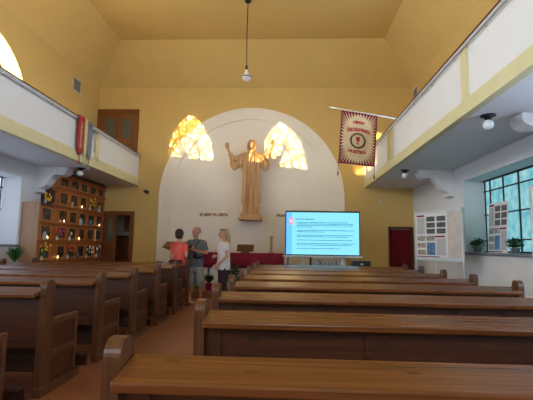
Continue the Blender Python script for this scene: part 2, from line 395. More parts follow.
# galleries
for side, xe, xw, s in (('left', GL, XL, -1), ('right', GR, XR, 1)):
    g = sthing('wall_gallery_'+side, f'{side} gallery with white parapet')
    X = lambda a, b: (min(a, b), max(a, b))
    a0, a1 = X(xe+s*0.02, xw); BX('gallery_slab', 'white', g, ((a0, YB, GZ), (a1, YF, GZ+0.22)))
    a0, a1 = X(xe+s*0.03, xe+s*0.14); BX('parapet_panel', 'white', g, ((a0, YB, GZ+0.2), (a1, YF, RZ-0.04)))
    a0, a1 = X(xe, xe+s*0.12); BX('edge_band', 'cream', g, ((a0, YB, GZ-0.005), (a1, YF, GZ+(0.25 if side == 'left' else 0.21))), bev=0.004)
    for y in ((10.38, 5.87, 1.4) if side == 'left' else (10.3, 9.98, 5.87, 1.4)):
        BX('pilaster', 'cream', g, ((a0, y-0.1, GZ+0.2), (a1, y+0.1, RZ-0.04)))
    a0, a1 = X(xe-s*0.02, xe+s*0.17); BX('handrail', 'rail', g, ((a0, YB, RZ-0.025), (a1, YF, RZ)), bev=0.004); a0, a1 = X(xe-s*0.005, xe+s*0.15); BX('rail_support', 'white', g, ((a0, YB, RZ-0.045), (a1, YF, RZ-0.025)))
    bm = bmesh.new(); tube(bm, [(xe-s*0.012, YB, RZ-0.1), (xe-s*0.012, YF, RZ-0.1)], 0.012, 8)
    for y in range(-3, 14): tube(bm, [(xe-s*0.012, y+.2, RZ-0.1), (xe+s*0.05, y+.2, RZ-0.1)], 0.008, 6)
    finish(bm, 'cable_rail', 'steel', g)
# scroll brackets under the galleries
def bracket(n, xw, s, y):
    P_ = [(0, GZ)]; 
    prof = [(0.84, GZ), (0.84, GZ-0.09), (0.80, GZ-0.16), (0.70, GZ-0.21), (0.58, GZ-0.20), (0.50, GZ-0.21), (0.42, GZ-0.27), (0.36, GZ-0.37), (0.30, GZ-0.47), (0.22, GZ-0.53), (0.12, GZ-0.56), (0.10, GZ-0.60), (0.17, GZ-0.62), (0.17, GZ-0.66), (0, GZ-0.68)]
    bm = bmesh.new(); prism(bm, [(xw-s*u, v) for u, v in P_+prof], 'y', y-0.17, y+0.17)
    o = struct(finish(bm, f'trim_{n}', 'white'), 'white scroll bracket under the gallery')
    md = o.modifiers.new('b', 'BEVEL'); md.width = 0.02; md.segments = 2; md.limit_method = 'ANGLE'; baked(o)
n_ = 3
for y in (10.4, 5.95, 0.9):
    bracket(n_, XL, -1, y); bracket(n_+1, XR, 1, y); n_ += 2

# windows
wn = 1
for side, xw, s, pm, nm in (('left', XL, -1, 'lun_left', 'niche_left'), ('right', XR, 1, 'lun_right_fill', 'niche_right')):
    xg = xw+s*(T-0.06)
    for yc in LUN:
        wt = sthing(f'window_{wn}', f'arched upper window in the {side} wall'); wn += 1
        bm = bmesh.new(); n = 28; R = 1.62
        prism(bm, [(yc+R*math.cos(PI*k/n), 4.58+R*math.sin(PI*k/n)) for k in range(n+1)], 'x', min(xg, xg+s*0.015), max(xg, xg+s*0.015))
        finish(bm, 'pane', 'lun_left_cool' if side == 'left' and yc < 5 else pm, wt)
        bm = bmesh.new(); xb = xg-s*0.02
        tube(bm, [(xb, yc+1.58*math.cos(PI*k/24), 4.58+1.58*math.sin(PI*k/24)) for k in range(25)], 0.03, 6)
        tube(bm, [(xb, yc+0.8*math.cos(PI*k/16), 4.58+0.8*math.sin(PI*k/16)) for k in range(17)], 0.03, 6)
        for k in range(1, 8): tube(bm, [(xb, yc+0.0*math.cos(PI*k/8), 4.6), (xb, yc+1.58*math.cos(PI*k/8), 4.58+1.58*math.sin(PI*k/8))], 0.02, 6)
        tube(bm, [(xb, yc-1.6, 4.6), (xb, yc+1.6, 4.6)], 0.03, 6)
        finish(bm, 'window_bars', 'iron', wt)
    for yc in NIC:
        wt = sthing(f'window_{wn}', f'tall barred window in the {side} wall under the gallery'); wn += 1
        BX('pane', nm if yc > 5 else 'clear_'+side, wt, ((min(xg, xg+s*.015), yc-1.73, 1.34), (max(xg, xg+s*.015), yc+1.73, 3.01)))  # nearer bays are out of view and glow as added fill
        bm = bmesh.new(); xb = xg-s*0.015
        ys = [yc+1.7-v for v in (0.04, 0.28, 0.84, 1.42, 2.0, 2.56, 3.12, 3.36)]
        for y in ys: box(bm, (xb-.012, y-.016, 1.35), (xb+.012, y+.016, 3.0))
        for z in (1.62, 2.2, 2.74): box(bm, (xb-.012, yc-1.72, z-.014), (xb+.012, yc+1.72, z+.014))
        for z in (1.37, 2.985): box(bm, (xb-.02, yc-1.72, z-.02), (xb+.02, yc+1.72, z+.02))
        finish(bm, 'window_bars', 'iron', wt)
        x0, x1 = sorted((xw-s*0.06, xg)); BX('window_sill', 'stone', wt, ((x0, yc-1.76, 1.3), (x1, yc+1.76, 1.355)), bev=0.005)
for X0 in (-4.4, -0.6):  # unseen windows, added to light the hall from behind
    wt = sthing(f'window_{wn}', 'added unseen window in the back wall, a fill light'); wn += 1
    BX('pane', 'back_fill', wt, ((X0, YB, 2.6), (X0+2.0, YB+0.03, 5.4)))
    BX('window_frame', 'iron', wt, *[((X0+k*0.66-.02, YB+.03, 2.6), (X0+k*0.66+.02, YB+.06, 5.4)) for k in range(4)], *[((X0-.02, YB+.03, z-.02), (X0+2.0, YB+.06, z+.02)) for z in (2.6, 3.5, 4.4, 5.4)])

# doors
d = sthing('door_1', 'brown double door, half open, under the left gallery')
BX('door_frame', 'door', d, ((-6.16, YF-0.05, 0), (-6.04, YF+0.1, 2.49)), ((-5.17, YF-0.05, 0), (-5.03, YF+0.1, 2.49)), ((-6.04, YF-0.05, 2.36), (-5.17, YF+0.1, 2.49)), bev=0.004)
lf = BX('door_leaf', 'door', d, ((-6.04, YF+.02, 0.01), (-5.94, YF+.07, 2.36)), ((-5.74, YF+.02, 0.01), (-5.64, YF+.07, 2.36)), ((-5.94, YF+.02, 2.24), (-5.74, YF+.07, 2.36)), ((-5.94, YF+.02, 1.35), (-5.74, YF+.07, 1.5)), ((-5.94, YF+.035, 0.01), (-5.74, YF+.06, 1.36)))
BX('pane', 'pane_grey', lf, ((-5.95, YF+.04, 1.49), (-5.73, YF+.05, 2.25)))
# passage behind it
ps = sthing('wall_passage', 'passage behind the open door')
BX('passage_wall', 'white', ps, ((-6.6, YF+1.5, 0), (-4.4, YF+1.6, 3)), ((-6.7, YF+.4, 0), (-6.6, YF+1.6, 3)), ((-4.5, YF+.4, 0), (-4.4, YF+1.6, 3)), ((-6.7, YF+.4, 3), (-4.4, YF+1.6, 3.1)))
tag(BX('hallway_poster', 'painting', None, ((-5.95, YF+1.46, 1.85), (-5.32, YF+1.498, 2.55))), 'pinkish poster seen through the open door under the left gallery', 'poster')
hc = thing('hallway_cupboard', 'dark brown cupboard seen through the half open door', 'cupboard', (-5.75, YF+1.28, 0))
BX('body', 'cabinet_dark', hc, ((-0.3, -0.18, 0), (0.22, 0.2, 1.7)), bev=0.01); BX('door', 'door', hc, ((-0.27, -0.2, 0.08), (0.19, -0.18, 1.64)))
d = sthing('door_2', 'brown double door with two glass panes up on the left gallery')
BX('door_frame', 'door', d, ((-6.485, YF-0.06, GZ+.22), (-6.33, YF, 6.0)), ((-5.2, YF-0.06, GZ+.22), (-5.05, YF, 6.0)), ((-6.33, YF-0.06, 5.84), (-5.2, YF, 6.0)), bev=0.004)
for x0 in (-6.33, -5.76):
    x1 = x0+0.56
    lf = BX('door_leaf', 'door', d, ((x0, YF-.03, 3.6), (x0+.13, YF, 5.84)), ((x1-.1, YF-.03, 3.6), (x1, YF, 5.84)), ((x0+.13, YF-.03, 5.68), (x1-.1, YF, 5.84)), ((x0+.13, YF-.03, 4.85), (x1-.1, YF, 4.98)), ((x0+.13, YF-.015, 3.6), (x1-.1, YF, 4.86)))
    BX('pane', 'pane_grey', lf, ((x0+.12, YF-.01, 4.97), (x1-.09, YF-.002, 5.7)))
d = sthing('door_3', 'dark framed doorway closed by a crimson curtain')
BX('door_frame', 'cabinet_dark', d, ((3.33, YF-0.03, 0), (3.38, YF+0.12, 2.1)), ((4.06, YF-0.03, 0), (4.12, YF+0.12, 2.1)), ((3.38, YF-0.03, 2.05), (4.06, YF+0.12, 2.1)))
bm = bmesh.new(); N = 90; cols = []
for k in range(N+1):
    u = k/N; cols.append([bm.verts.new((3.385+0.67*u, YF+0.05+0.022*math.sin(u*44)+0.01*math.sin(u*17+1), z)) for z in (0.02, 1.0, 2.0)])
for A, B in zip(cols, cols[1:]):
    for j in range(2): bm.faces.new((A[j], B[j], B[j+1], A[j+1]))
cu = finish(bm, 'doorway_curtain', 'curtain', None, True); md = cu.modifiers.new('s', 'SOLIDIFY'); md.thickness = 0.004; baked(cu)
tag(cu, 'dark crimson curtain hanging in the doorway on the right of the front wall', 'curtain')
bm = bmesh.new(); tube(bm, [(3.38, YF+.05, 2.02), (4.06, YF+.05, 2.02)], 0.012); tag(finish(bm, 'curtain_rod', 'steel'), 'thin metal rod above the crimson doorway curtain', 'curtain rod')

# vents
def vent(nm, x, s, y0, y1, z0, z1, lab):
    v = thing(nm, lab, 'vent', (x, (y0+y1)/2, z0)); h = (y1-y0)/2; H = z1-z0; t = -s*0.02
    a0, a1 = sorted((0, t)); f = 0.03
    BX('frame', 'beige', v, ((a0, -h, 0), (a1, -h+f, H)), ((a0, h-f, 0), (a1, h, H)), ((a0, -h+f, 0), (a1, h-f, f)), ((a0, -h+f, H-f), (a1, h-f, H)))
    BX('grille', 'stone', v, *[((a0, -h+f, f+k*(H-2*f)/9), (a1, h-f, f+k*(H-2*f)/9+0.02)) for k in range(9)])
vent('wall_vent', XL, -1, 11.72, 12.2, 6.03, 6.46, 'square grey ventilation grille high on the left wall above the gallery')
vent('wall_vent', XR, 1, 12.75, 13.2, 6.1, 6.58, 'ventilation grille high on the right wall above the gallery rail')

# ------------------------------------------------------------------ pews
def post_bm(x0, x1):
    bm = bmesh.new()
    top = 1.06; pts = [(-0.10, 0.0), (0.05, 0.0), (0.05, 0.98)]
    for k in range(0, 9):
        t = PI*k/16
        pts.append((0.05-0.055*(1-math.cos(t)), 0.985+0.075*math.sin(t)))
    for k in range(0, 9):
        t = PI/2-PI*k/16
        pts.append((-0.045-0.055*math.cos(t), 0.985+0.075*math.sin(t)))
    pts.append((-0.10, 0.97))
    prism(bm, pts, 'x', x0, x1)
    return bm
def make_pew(L, seatful=True):
    root = thing('church_pew', 'x', 'pew')
    for x0 in (0, L-0.065): finish(post_bm(x0, x0+0.065), 'end_post', 'post', root)
    bm = bmesh.new(); prism(bm, [(-0.185, 0.90), (0.03, 0.95), (0.03, 0.985), (-0.19, 0.94)], 'x', 0.067, L-0.067)
    le = finish(bm, 'book_ledge', 'ledge', root); md = le.modifiers.new('b', 'BEVEL'); md.width = 0.008; md.segments = 2; baked(le)
    xs = [0.067, L/2-0.05, L/2+0.05, L-0.067]
    fr = [((0.067, -0.045, 0.86), (L-0.067, -0.012, 0.95)), ((0.067, -0.045, 0.42), (L-0.067, -0.012, 0.50))]
    st_ = [0.067, L/3-0.05, 2*L/3-0.05, L-0.167]
    for c in st_: fr.append(((c, -0.045, 0.5), (c+0.1, -0.012, 0.86)))
    BX('back_frame', 'panel', root, *fr)
    for c0, c1 in zip(st_, st_[1:]): BX('back_panel', 'panel', root, ((c0+.095, -0.028, 0.49), (c1+.005, -0.015, 0.87)))
    if seatful:
        BX('seat', 'seat', root, ((0.067, -0.01, 0.42), (L-0.067, 0.44, 0.455)), bev=0.006)
        BX('seat_apron', 'seat', root, ((0.067, 0.1, 0.16), (L-0.067, 0.125, 0.42)))
        for x0 in (0.008, L-0.058):
            sp = BX('side_panel', 'panel', root, ((x0+.012, 0.05, 0.1), (x0+.038, 0.5, 0.62)))
            BX('side_frame', 'side', sp, ((x0, 0.05, 0.62), (x0+.05, 0.56, 0.68)), ((x0, 0.5, 0.1), (x0+.05, 0.555, 0.62)), ((x0, 0.05, 0.32), (x0+.05, 0.5, 0.38)), bev=0.004)
    e = 0.6 if seatful else 0.12
    for x0 in (-0.02, L-0.055): BX('base_rail', 'post', root, ((x0, -0.12, 0.0), (x0+.075, e, 0.085)), bev=0.006)
    BX('foot_rest', 'seat', root, ((0.067, -0.34, 0.13), (L-0.067, -0.2, 0.155)), ((0.067, -0.22, 0.0), (L-0.067, -0.2, 0.13)))
    return root
ROWS = [1.65, 2.8, 3.95, 5.1, 6.25, 7.4, 8.55, 9.7]
ordn = ['nearest the camera', 'second from the camera', 'third from the camera', 'fourth from the camera', 'fifth from the camera', 'sixth from the camera', 'seventh from the camera']
RL = 3.46; X0R = -0.67
pr_ = make_pew(RL); pf_ = make_pew(RL, False)
LLn = 3.75; X0L = -2.24-LLn
pl_ = make_pew(LLn); plf = make_pew(LLn, False)
first = {}
for base, x0, side, rows, fr in ((pr_, X0R, 'right', ROWS, pf_), (pl_, X0L, 'left', ROWS[1:], plf)):
    for i, y in enumerate(rows):
        last = y == ROWS[-1]; src = fr if last else base
        o = copy_tree(src) if (src.name in first) else src
        first[src.name] = 1
        o.location = (x0+(0.09 if side == 'right' and y == 2.8 else 0), y, 0)
        o['label'] = (f'brown wooden pew on the {side} of the aisle, {ordn[i]} in its block' if not last else f'brown wooden front desk of the {side} pew block, farthest from the camera')
        o['group'] = f'wooden pews in the {side} block'

# ------------------------------------------------------------------ urn cabinet on the left
CX = -6.05
cb = thing('urn_cabinet', 'reddish brown wall cabinet of many small glass doored compartments with flowers and candles', 'cabinet', (CX, 0, 0))
bx_ = CX-XL-0.005
BX('body', 'cabinet_dark', cb, ((-bx_, 10.55, 0), (-0.05, 13.42, 3.27)), ((-bx_, 9.86, 0), (-0.05, 10.55, 2.38)))
BX('side_board', 'oak', cb, ((-bx_, 9.80, 0.0), (0.0, 9.86, 2.40)), bev=0.004)
rz = [(0.99, 1.35), (1.50, 1.85), (1.95, 2.31), (2.43, 2.79), (2.91, 3.19), (0.53, 0.87), (0.1, 0.4)]
cells = []
for r, (z0, z1) in enumerate(rz):
    if r not in (3, 4): cells.append((9.90, 10.40, z0, z1))
    for k in range(5): cells.append((10.67+0.548*k, 10.67+0.548*k+0.47, z0, z1))
# front grid: horizontal rails and vertical stiles
g = []
zs = sorted(rz)
for i, (z0, z1) in enumerate(zs):
    top = zs[i+1][0] if i+1 < len(zs) else 3.27
    g.append(((-0.05, 10.40, z1), (0, 13.42, top)))
    if z1 < 2.3: g.append(((-0.05, 9.86, z1), (0, 10.40, min(top, 2.38))))
g.append(((-0.05, 9.86, 0), (0, 13.42, 0.1)))
for (z0, z1) in zs:
    ed = [10.40] + [v for k in range(5) for v in (10.67+0.548*k, 11.14+0.548*k)] + [13.42]
    if z0 > 2.3: ed[0] = 10.55
    for a0, a1 in zip(ed[::2], ed[1::2]): g.append(((-0.05, a0, z0), (0, a1, z1)))
    if z0 < 2.3: g.append(((-0.05, 9.86, z0), (0, 9.90, z1)))
BX('front_frame', 'cabinet', cb, *g)
BX('cornice', 'cabinet_dark', cb, ((-bx_, 10.5, 3.27), (0.04, 13.44, 3.33)), bev=0.005)
lg = [((0, 10.40, z0-0.045), (0.075, 13.42, z0-0.02)) for z0, z1 in rz if z0 > 0.2]
lg += [((0, 9.87, z0-0.045), (0.075, 10.40, z0-0.02)) for z0, z1 in rz if 0.2 < z0 < 2.3]
BX('shelf_lip', 'cabinet', cb, *lg)
for (a0, a1, z0, z1) in cells:
    if z0 < 0.9: 
        BX('door', 'cabinet', cb, ((-0.03, a0, z0), (0.012, a1, z1)), bev=0.004); continue
    f = 0.042
    dd = BX('door', 'cell_door', cb, ((-0.03, a0+.004, z0+.004), (0.012, a0+f, z1-.004)), ((-0.03, a1-f, z0+.004), (0.012, a1-.004, z1-.004)), ((-0.03, a0+f, z0+.004), (0.012, a1-f, z0+f*.8)), ((-0.03, a0+f, z1-f*.8), (0.012, a1-f, z1-.004)))
    BX('pane', 'dark_glass', dd, ((-0.02, a0+f-.005, z0+.03), (-0.012, a1-f+.005, z1-.03)))

def bouquet(loc, mat, n, R, h, lab, vase='porcelain', vh=0.1, leafm='leaf', seed=0):
    rnd = random.Random(seed+n)
    R *= 1.25; b = thing('flower_bouquet', lab, 'flowers', loc, 0)
    bm = bmesh.new(); lathe(bm, [(0, 0), (.028, 0), (.036, vh*.4), (.024, vh*.8), (.032, vh), (.026, vh), (0, vh*.8)], seg=12); finish(bm, 'vase', vase, b, True)
    bm = bmesh.new(); bl = bmesh.new()
    for k in range(n):
        x, y = rnd.uniform(-R*.1, R*.9), rnd.uniform(-R, R); z = h+rnd.uniform(-R*.8, R*.8)
        x += 0.02
        tube(bl, [(0, 0, vh*.9), (x*.5, y*.4, (z+vh)/2), (x, y, z)], 0.003, 5)
        rr = R*0.3*rnd.uniform(.8, 1.2)
        for q in range(7):
            a = q*2*PI/7
            ball(bm, (x+rr*.3, y+rr*.62*math.cos(a), z+rr*.62*math.sin(a)), rr*.45, (0.6, 1, 1), 1)
        ball(bm, (x+rr*.45, y, z), rr*.4, sub=1)
    for k in range(10):
        a = rnd.uniform(0, 2*PI); z = rnd.uniform(vh, h); r = R*rnd.uniform(.5, 1.1)
        p = Vector((abs(r*.5*math.cos(a)), r*math.sin(a), z)); q = p*0.3+Vector((0, 0, z*.6)); d_ = (p-q); s_ = d_.cross(Vector((1, 0, .3))).normalized()*0.018
        m_ = (p+q)/2
        v = [bl.verts.new(c) for c in (q, m_+s_, p, m_-s_)]; bl.faces.new(v)
    finish(bl, 'leaves', leafm, b); finish(bm, 'blossoms', mat, b, True)
fx = CX+0.042
def cy(k): return 10.70+0.548*k+0.21
LZ = [z0-0.02 for z0, z1 in rz]
bouquet((fx-0.06, 10.08, 2.402), 'f_yellow', 8, 0.1, 0.17, 'yellow flowers standing on top of the low cabinet section', seed=1)
bouquet((fx, 9.99, LZ[0]), 'f_yellow', 9, 0.1, 0.34, 'tall yellow flowers on the lowest shelf beside the pale side board', seed=2)
bouquet((fx, 10.62, LZ[1]), 'f_pink', 7, 0.1, 0.21, 'magenta flowers on the cabinet shelf above the coral ones', seed=3)
bouquet((fx, 11.2, LZ[0]), 'f_red', 6, 0.1, 0.3, 'coral red flowers on the lowest visible cabinet shelf', seed=4)
bouquet((fx, 12.35, LZ[3]), 'f_yellow', 9, 0.11, 0.24, 'large yellow flowers on the upper cabinet shelf', seed=5)
bouquet((fx, 12.95, LZ[3]), 'f_yellow', 3, 0.06, 0.25, 'small yellow flowers at the right end of the upper cabinet shelf', seed=6)
bouquet((fx, 12.3, LZ[0]), 'f_white', 8, 0.12, 0.24, 'large white flowers on the lowest visible cabinet shelf', seed=7)
bouquet((fx, 12.95, LZ[0]), 'f_white', 4, 0.09, 0.32, 'white flowers on long stems at the right end of the lowest cabinet shelf', seed=8)
bouquet((fx, 11.25, LZ[1]), 'f_white', 4, 0.07, 0.16, 'small pale flowers beside the magenta ones on the cabinet', leafm='dleaf', seed=9)
def votive(loc, lab):
    v = thing('votive_candle', lab, 'candle', loc, 0)
    bm = bmesh.new(); lathe(bm, [(0, 0), (.024, 0), (.028, .05), (.024, .05), (.022, .03), (0, .03)], seg=12); finish(bm, 'glass', 'wax', v, True)
    bm = bmesh.new(); lathe(bm, [(0, .045), (.011, .055), (.009, .075), (0, .1)], seg=8); finish(bm, 'flame', 'flame', v, True)
votive((fx, 10.92, LZ[2]), 'lit candle on the cabinet shelf above the magenta flowers')
votive((fx, 10.18, LZ[1]), 'lit candle on the low cabinet section beside the pale side board')
votive((fx, 11.85, LZ[3]), 'lit candle on the upper cabinet shelf left of the large yellow flowers')
votive((fx, 13.05, LZ[2]), 'lit candle at the right end of the middle cabinet shelf')
votive((fx, 11.8, LZ[1]), 'lit candle on the cabinet shelf above the white flowers')
votive((fx, 10.72, LZ[0]), 'lit candle on the lowest visible shelf near the yellow flowers')
def urn(loc, mat, lab):
    bm = bmesh.new(); lathe(bm, [(0, 0), (.03, 0), (.034, .012), (.055, .07), (.058, .11), (.036, .15), (.03, .16), (.04, .168), (.02, .19), (.006, .2), (.008, .212), (0, .22)], seg=16)
    tag(finish(bm, 'urn', mat, None, True), lab, 'urn').location = loc
urn((fx, 11.82, LZ[2]), 'porcelain', 'pale porcelain urn on the middle cabinet shelf left of the blue one')
urn((fx, 12.42, LZ[2]), 'photo3', 'blue urn on the middle cabinet shelf below the large yellow flowers')
urn((fx, 11.75, LZ[0]), 'photo1', 'grey urn on the lowest visible cabinet shelf left of the white flowers')
urn((fx, 10.05, LZ[1]), 'porcelain', 'pale blue urn on the low cabinet section left of a candle')
for loc, w_, h_, m_, lab in (((fx, 12.98, LZ[3]), .13, .2, 'paper', 'white framed photo on the upper cabinet shelf under small yellow flowers'), ((fx, 11.3, LZ[3]), .09, .14, 'photo2', 'small pale photo leaning on the upper cabinet shelf')):
    q = thing('framed_photo', lab, 'photo frame', loc); BX('frame', 'paper', q, ((-.008, -w_/2, 0), (.006, w_/2, h_))); BX('picture', m_, q, ((.006, -w_/2+.015, .015), (.008, w_/2-.015, h_-.015)))
bm = bmesh.new(); lathe(bm, [(0, 0), (.03, 0), (.03, .02), (.014, .03), (.014, .36), (0, .37)], seg=12); q = tag(finish(bm, 'tall_candle', 'wax', None, True), 'tall unlit white candle at the right end of the cabinet shelf', 'candle'); q.location = (fx, 12.8, LZ[1])

# ------------------------------------------------------------------ front wall: statue, letters, cross shelf lectern, altar
def loft(bm, rings, seg=40, fold=0.0, nf=9, ph=0.0):
    """rings: (cx, cy, cz, rx, ry)"""
    R_ = []
    for i, (cx, cy_, cz, rx, ry) in enumerate(rings):
        t_ = i/(len(rings)-1); f = fold*(1-t_)
        R_.append([bm.verts.new((cx+rx*(1+f*math.sin(nf*a+ph+2*math.sin(3*t_)))*math.cos(a), cy_+ry*(1+f*math.sin(nf*a+ph+2*math.sin(3*t_)))*math.sin(a), cz)) for a in [k*2*PI/seg for k in range(seg)]])
    for A, B in zip(R_, R_[1:]):
        for k in range(seg): bm.faces.new((A[k], A[(k+1) % seg], B[(k+1) % seg], B[k]))
    bm.faces.new(R_[0][::-1]); bm.faces.new(R_[-1])

def hand(bm, wrist, d, palm_n, side, L=0.185, curl=0.35, spread=0.10):
    """five fingered hand: d = direction of the fingers, palm_n = palm normal, side = direction of the thumb"""
    d = Vector(d).normalized(); n = Vector(palm_n); n = (n-d*n.dot(d)).normalized(); s = d.cross(n).normalized()*side
    w0 = Vector(wrist); k = L/0.185
    for u in (-0.028, -0.01, 0.01, 0.028):
        tube(bm, [w0+s*u*.6*k, w0+d*.05*k+s*u*k, w0+d*.09*k+s*u*1.1*k], [.016*k, .017*k, .013*k], 8)
    for u, fl in ((0.031, .070), (0.011, .080), (-0.011, .075), (-0.030, .058)):
        b0 = w0+d*.088*k+s*u*1.1*k; dd = (d+s*u*spread*20).normalized()
        p1 = b0+dd*fl*.45*k+n*curl*.012*k; p2 = p1+(dd*(1-curl*.5)+n*curl).normalized()*fl*.3*k; p3 = p2+(dd*(1-curl)+n*curl*1.4).normalized()*fl*.27*k
        tube(bm, [b0-d*.02*k, b0, p1, p2, p3], [.0105*k, .010*k, .0092*k, .0085*k, .006*k], 8)
    t0 = w0+d*.02*k+s*.02*k; t1 = w0+d*.048*k+s*.048*k+n*.008*k; t2 = w0+d*.078*k+s*.062*k+n*.016*k; t3 = w0+d*.1*k+s*.064*k+n*.02*k
    tube(bm, [t0, t1, t2, t3], [.014*k, .0125*k, .011*k, .007*k], 8)

st = thing('christ_statue', 'tan carved wooden robed figure with raised arms on a small plinth before the white arch', 'statue', (-1.12, 13.14, 0))
BX('plinth', 'carved', st, ((-.36, -.26, 2.22), (.36, .35, 2.30)), ((-.32, -.22, 2.30), (.32, .35, 2.42)), bev=0.01)
bm = bmesh.new()
loft(bm, [(0, 0, 2.40, .25, .17), (0, 0, 2.7, .235, .16), (0, 0, 3.1, .22, .15), (0, 0, 3.5, .225, .155), (0, 0, 3.8, .21, .15), (0, 0, 4.1, .22, .145), (0, 0, 4.3, .25, .14), (0, 0, 4.42, .20, .12), (0, 0, 4.5, .1, .09), (0, 0, 4.56, .06, .06)], 64, 0.16, 11)
for sx, el, ha in ((-1, (-.60, -.10, 4.17), (-.76, -.2, 4.52)), (1, (.50, -.10, 4.19), (.68, -.22, 4.62))):
    tube(bm, [(sx*.17, 0, 4.33), (sx*.36, -.03, 4.27), el], [.12, .11, .09], 12)
    tube(bm, [el, ((el[0]*.45+ha[0]*.55), (el[1]+ha[1])/2, el[2]*.4+ha[2]*.6)], [.09, .075], 12)
    tube(bm, [el, ha], [.05, .032], 10)
    hand(bm, ha, (sx*.12, -.1, 1), (0, -1, .1), -1, 0.24, 0.15)
    k_ = abs(el[0])/.6
    prism(bm, [(sx*u*k_, z) for u, z in ((.16, 4.36), (.40, 4.30), (.60, 4.25), (.68, 4.20), (.70, 4.05), (.66, 3.90), (.58, 3.84), (.48, 3.88), (.38, 3.97), (.28, 4.02), (.16, 3.95))], 'y', -.11, .02)
    for u in (.3, .42, .54, .65): tube(bm, [(sx*u*k_, -.09, 4.25), (sx*(u+.01)*k_, -.12, 4.08), (sx*(u+.0)*k_, -.11, 3.93)], [.03, .028, .02], 8)
# mantle lines hanging at both sides
for sx in (-1, 1):
    for u in range(3):
        x = sx*(.15+.045*u); tube(bm, [(x, -.09, 4.35), (x*1.1, -.13+.02*u, 3.9), (x*1.05, -.14+.02*u, 3.2), (x*1.15, -.14+.02*u, 2.55+.1*u)], [.022, .03, .03, .022], 8)
for k, a in enumerate((-.08, -.03, .03, .09)): tube(bm, [(a*.8, -.13, 4.2), (a, -.155, 3.7), (a*1.3, -.165, 3.0), (a*1.6, -.17, 2.45)], .016, 6)
# head, beard, hair of carved wood
ball(bm, (0, -.03, 4.72), .125, (0.82, .95, 1.15), 3); ball(bm, (0, -.13, 4.72), .022, (1, 1.2, 1.6)); ball(bm, (0, -.1, 4.62), .06, (.9, .8, 1.2))
for sx in (-1, 1): tube(bm, [(sx*.04, .0, 4.85), (sx*.1, .0, 4.75), (sx*.115, .0, 4.6), (sx*.1, -.02, 4.46)], [.05, .05, .045, .03], 8); ball(bm, (sx*.06, -.14, 2.44), .05, (.8, 1.7, .7))
remeshed(bm, 'robed_figure', 'carved', st, 0.010, 1)

def wall_text(txt, x, z, size, lab, y=YF-0.02):
    me = text_mesh(txt, size, 0.012, 0.008); me.materials.append(M['gold'])
    o = bpy.data.objects.new('wall_lettering', me); COL.objects.link(o); o.location = (x, y, z); o.rotation_euler = (PI/2, 0, 0)
    tag(o, lab, 'lettering')
wall_text('JÁ JSEM TA CESTA', -2.36, 2.41, 0.118, 'gold letters on the white arch to the left of the statue')
wall_text('PRAVDA I ŽIVOT', 0.16, 2.41, 0.118, 'gold letters on the white arch to the right of the statue, partly behind the screen')

# altar
PZ = 0.17
al = thing('altar_table', 'long white altar table under a crimson cloth before the arch', 'altar', (-1.2, 12.35, PZ))
BX('tabletop', 'white', al, ((-1.15, -.36, .96), (1.15, .36, 1.02))); BX('front_panel', 'arch_white', al, ((-1.05, -.25, 0), (1.05, -.2, .96))); 
for sx in (-1, 1): BX('side_panel', 'arch_white', al, ((sx*1.05-.04, -.25, 0), (sx*1.05+.04, .3, .96)))
# cloth: folded mesh with a wavy hem lying on the table
bm = bmesh.new(); N = 60; rows = []
prof = [(-.385, .60), (-.38, .8), (-.37, 1.0), (-.36, 1.028), (0, 1.03), (.36, 1.028), (.37, 1.0), (.38, .62)]
for k in range(N+1):
    x = -1.17+2.34*k/N
    rows.append([bm.verts.new((x, y+(0.008*math.sin(x*30) if abs(y) > .37 else 0), z)) for y, z in prof])
for A, B in zip(rows, rows[1:]):
    for j in range(len(prof)-1): bm.faces.new((A[j], A[j+1], B[j+1], B[j]))
for x, rr in ((-1.17, rows[0]), (1.17, rows[-1])):
    q = [bm.verts.new((x*1.004, y, z)) for y, z in ((-.37, .62), (.37, .62))]
    bm.faces.new([rr[2], rr[3], rr[4], rr[5], rr[6], q[1], q[0]])
cl = finish(bm, 'altar_cloth', 'red_cloth', None, True); cl.location = (-1.2, 12.35, PZ); md = cl.modifiers.new('s', 'SOLIDIFY'); md.thickness = 0.006; md.offset = 1; baked(cl)
tag(cl, 'crimson cloth draped over the long altar table', 'tablecloth')
AZt = PZ+1.037
bs = thing('book_stand', 'small dark wooden book stand on the crimson altar cloth', 'book stand', (-1.18, 12.3, AZt))
bm = bmesh.new(); prism(bm, [(-.10, .04), (.12, .245), (.14, .235), (-.07, .03)], 'x', -.25, .25); finish(bm, 'sloped_desk', 'cabinet_dark', bs)
BX('base', 'cabinet_dark', bs, ((-.14, -.06, 0), (.14, .1, .02)), ((-.1, .0, .02), (.1, .05, .15)), bev=0.004); BX('book_lip', 'cabinet_dark', bs, ((-.25, -.12, .03), (.25, -.095, .065)))
cs_ = thing('candlestick', 'slender carved candlestick with a short candle on the altar', 'candlestick', (-.41, 12.3, AZt))
bm = bmesh.new(); lathe(bm, [(0, 0), (.07, 0), (.08, .02), (.04, .05), (.035, .1), (.048, .14), (.034, .2), (.044, .3), (.034, .42), (.06, .47), (.06, .5), (0, .5)], seg=14); finish(bm, 'stick', 'brass', cs_, True)
bm = bmesh.new(); lathe(bm, [(.034, .5), (.034, .60), (.004, .605), (.003, .62), (0, .62)], seg=10); finish(bm, 'candle', 'wax', cs_, True)
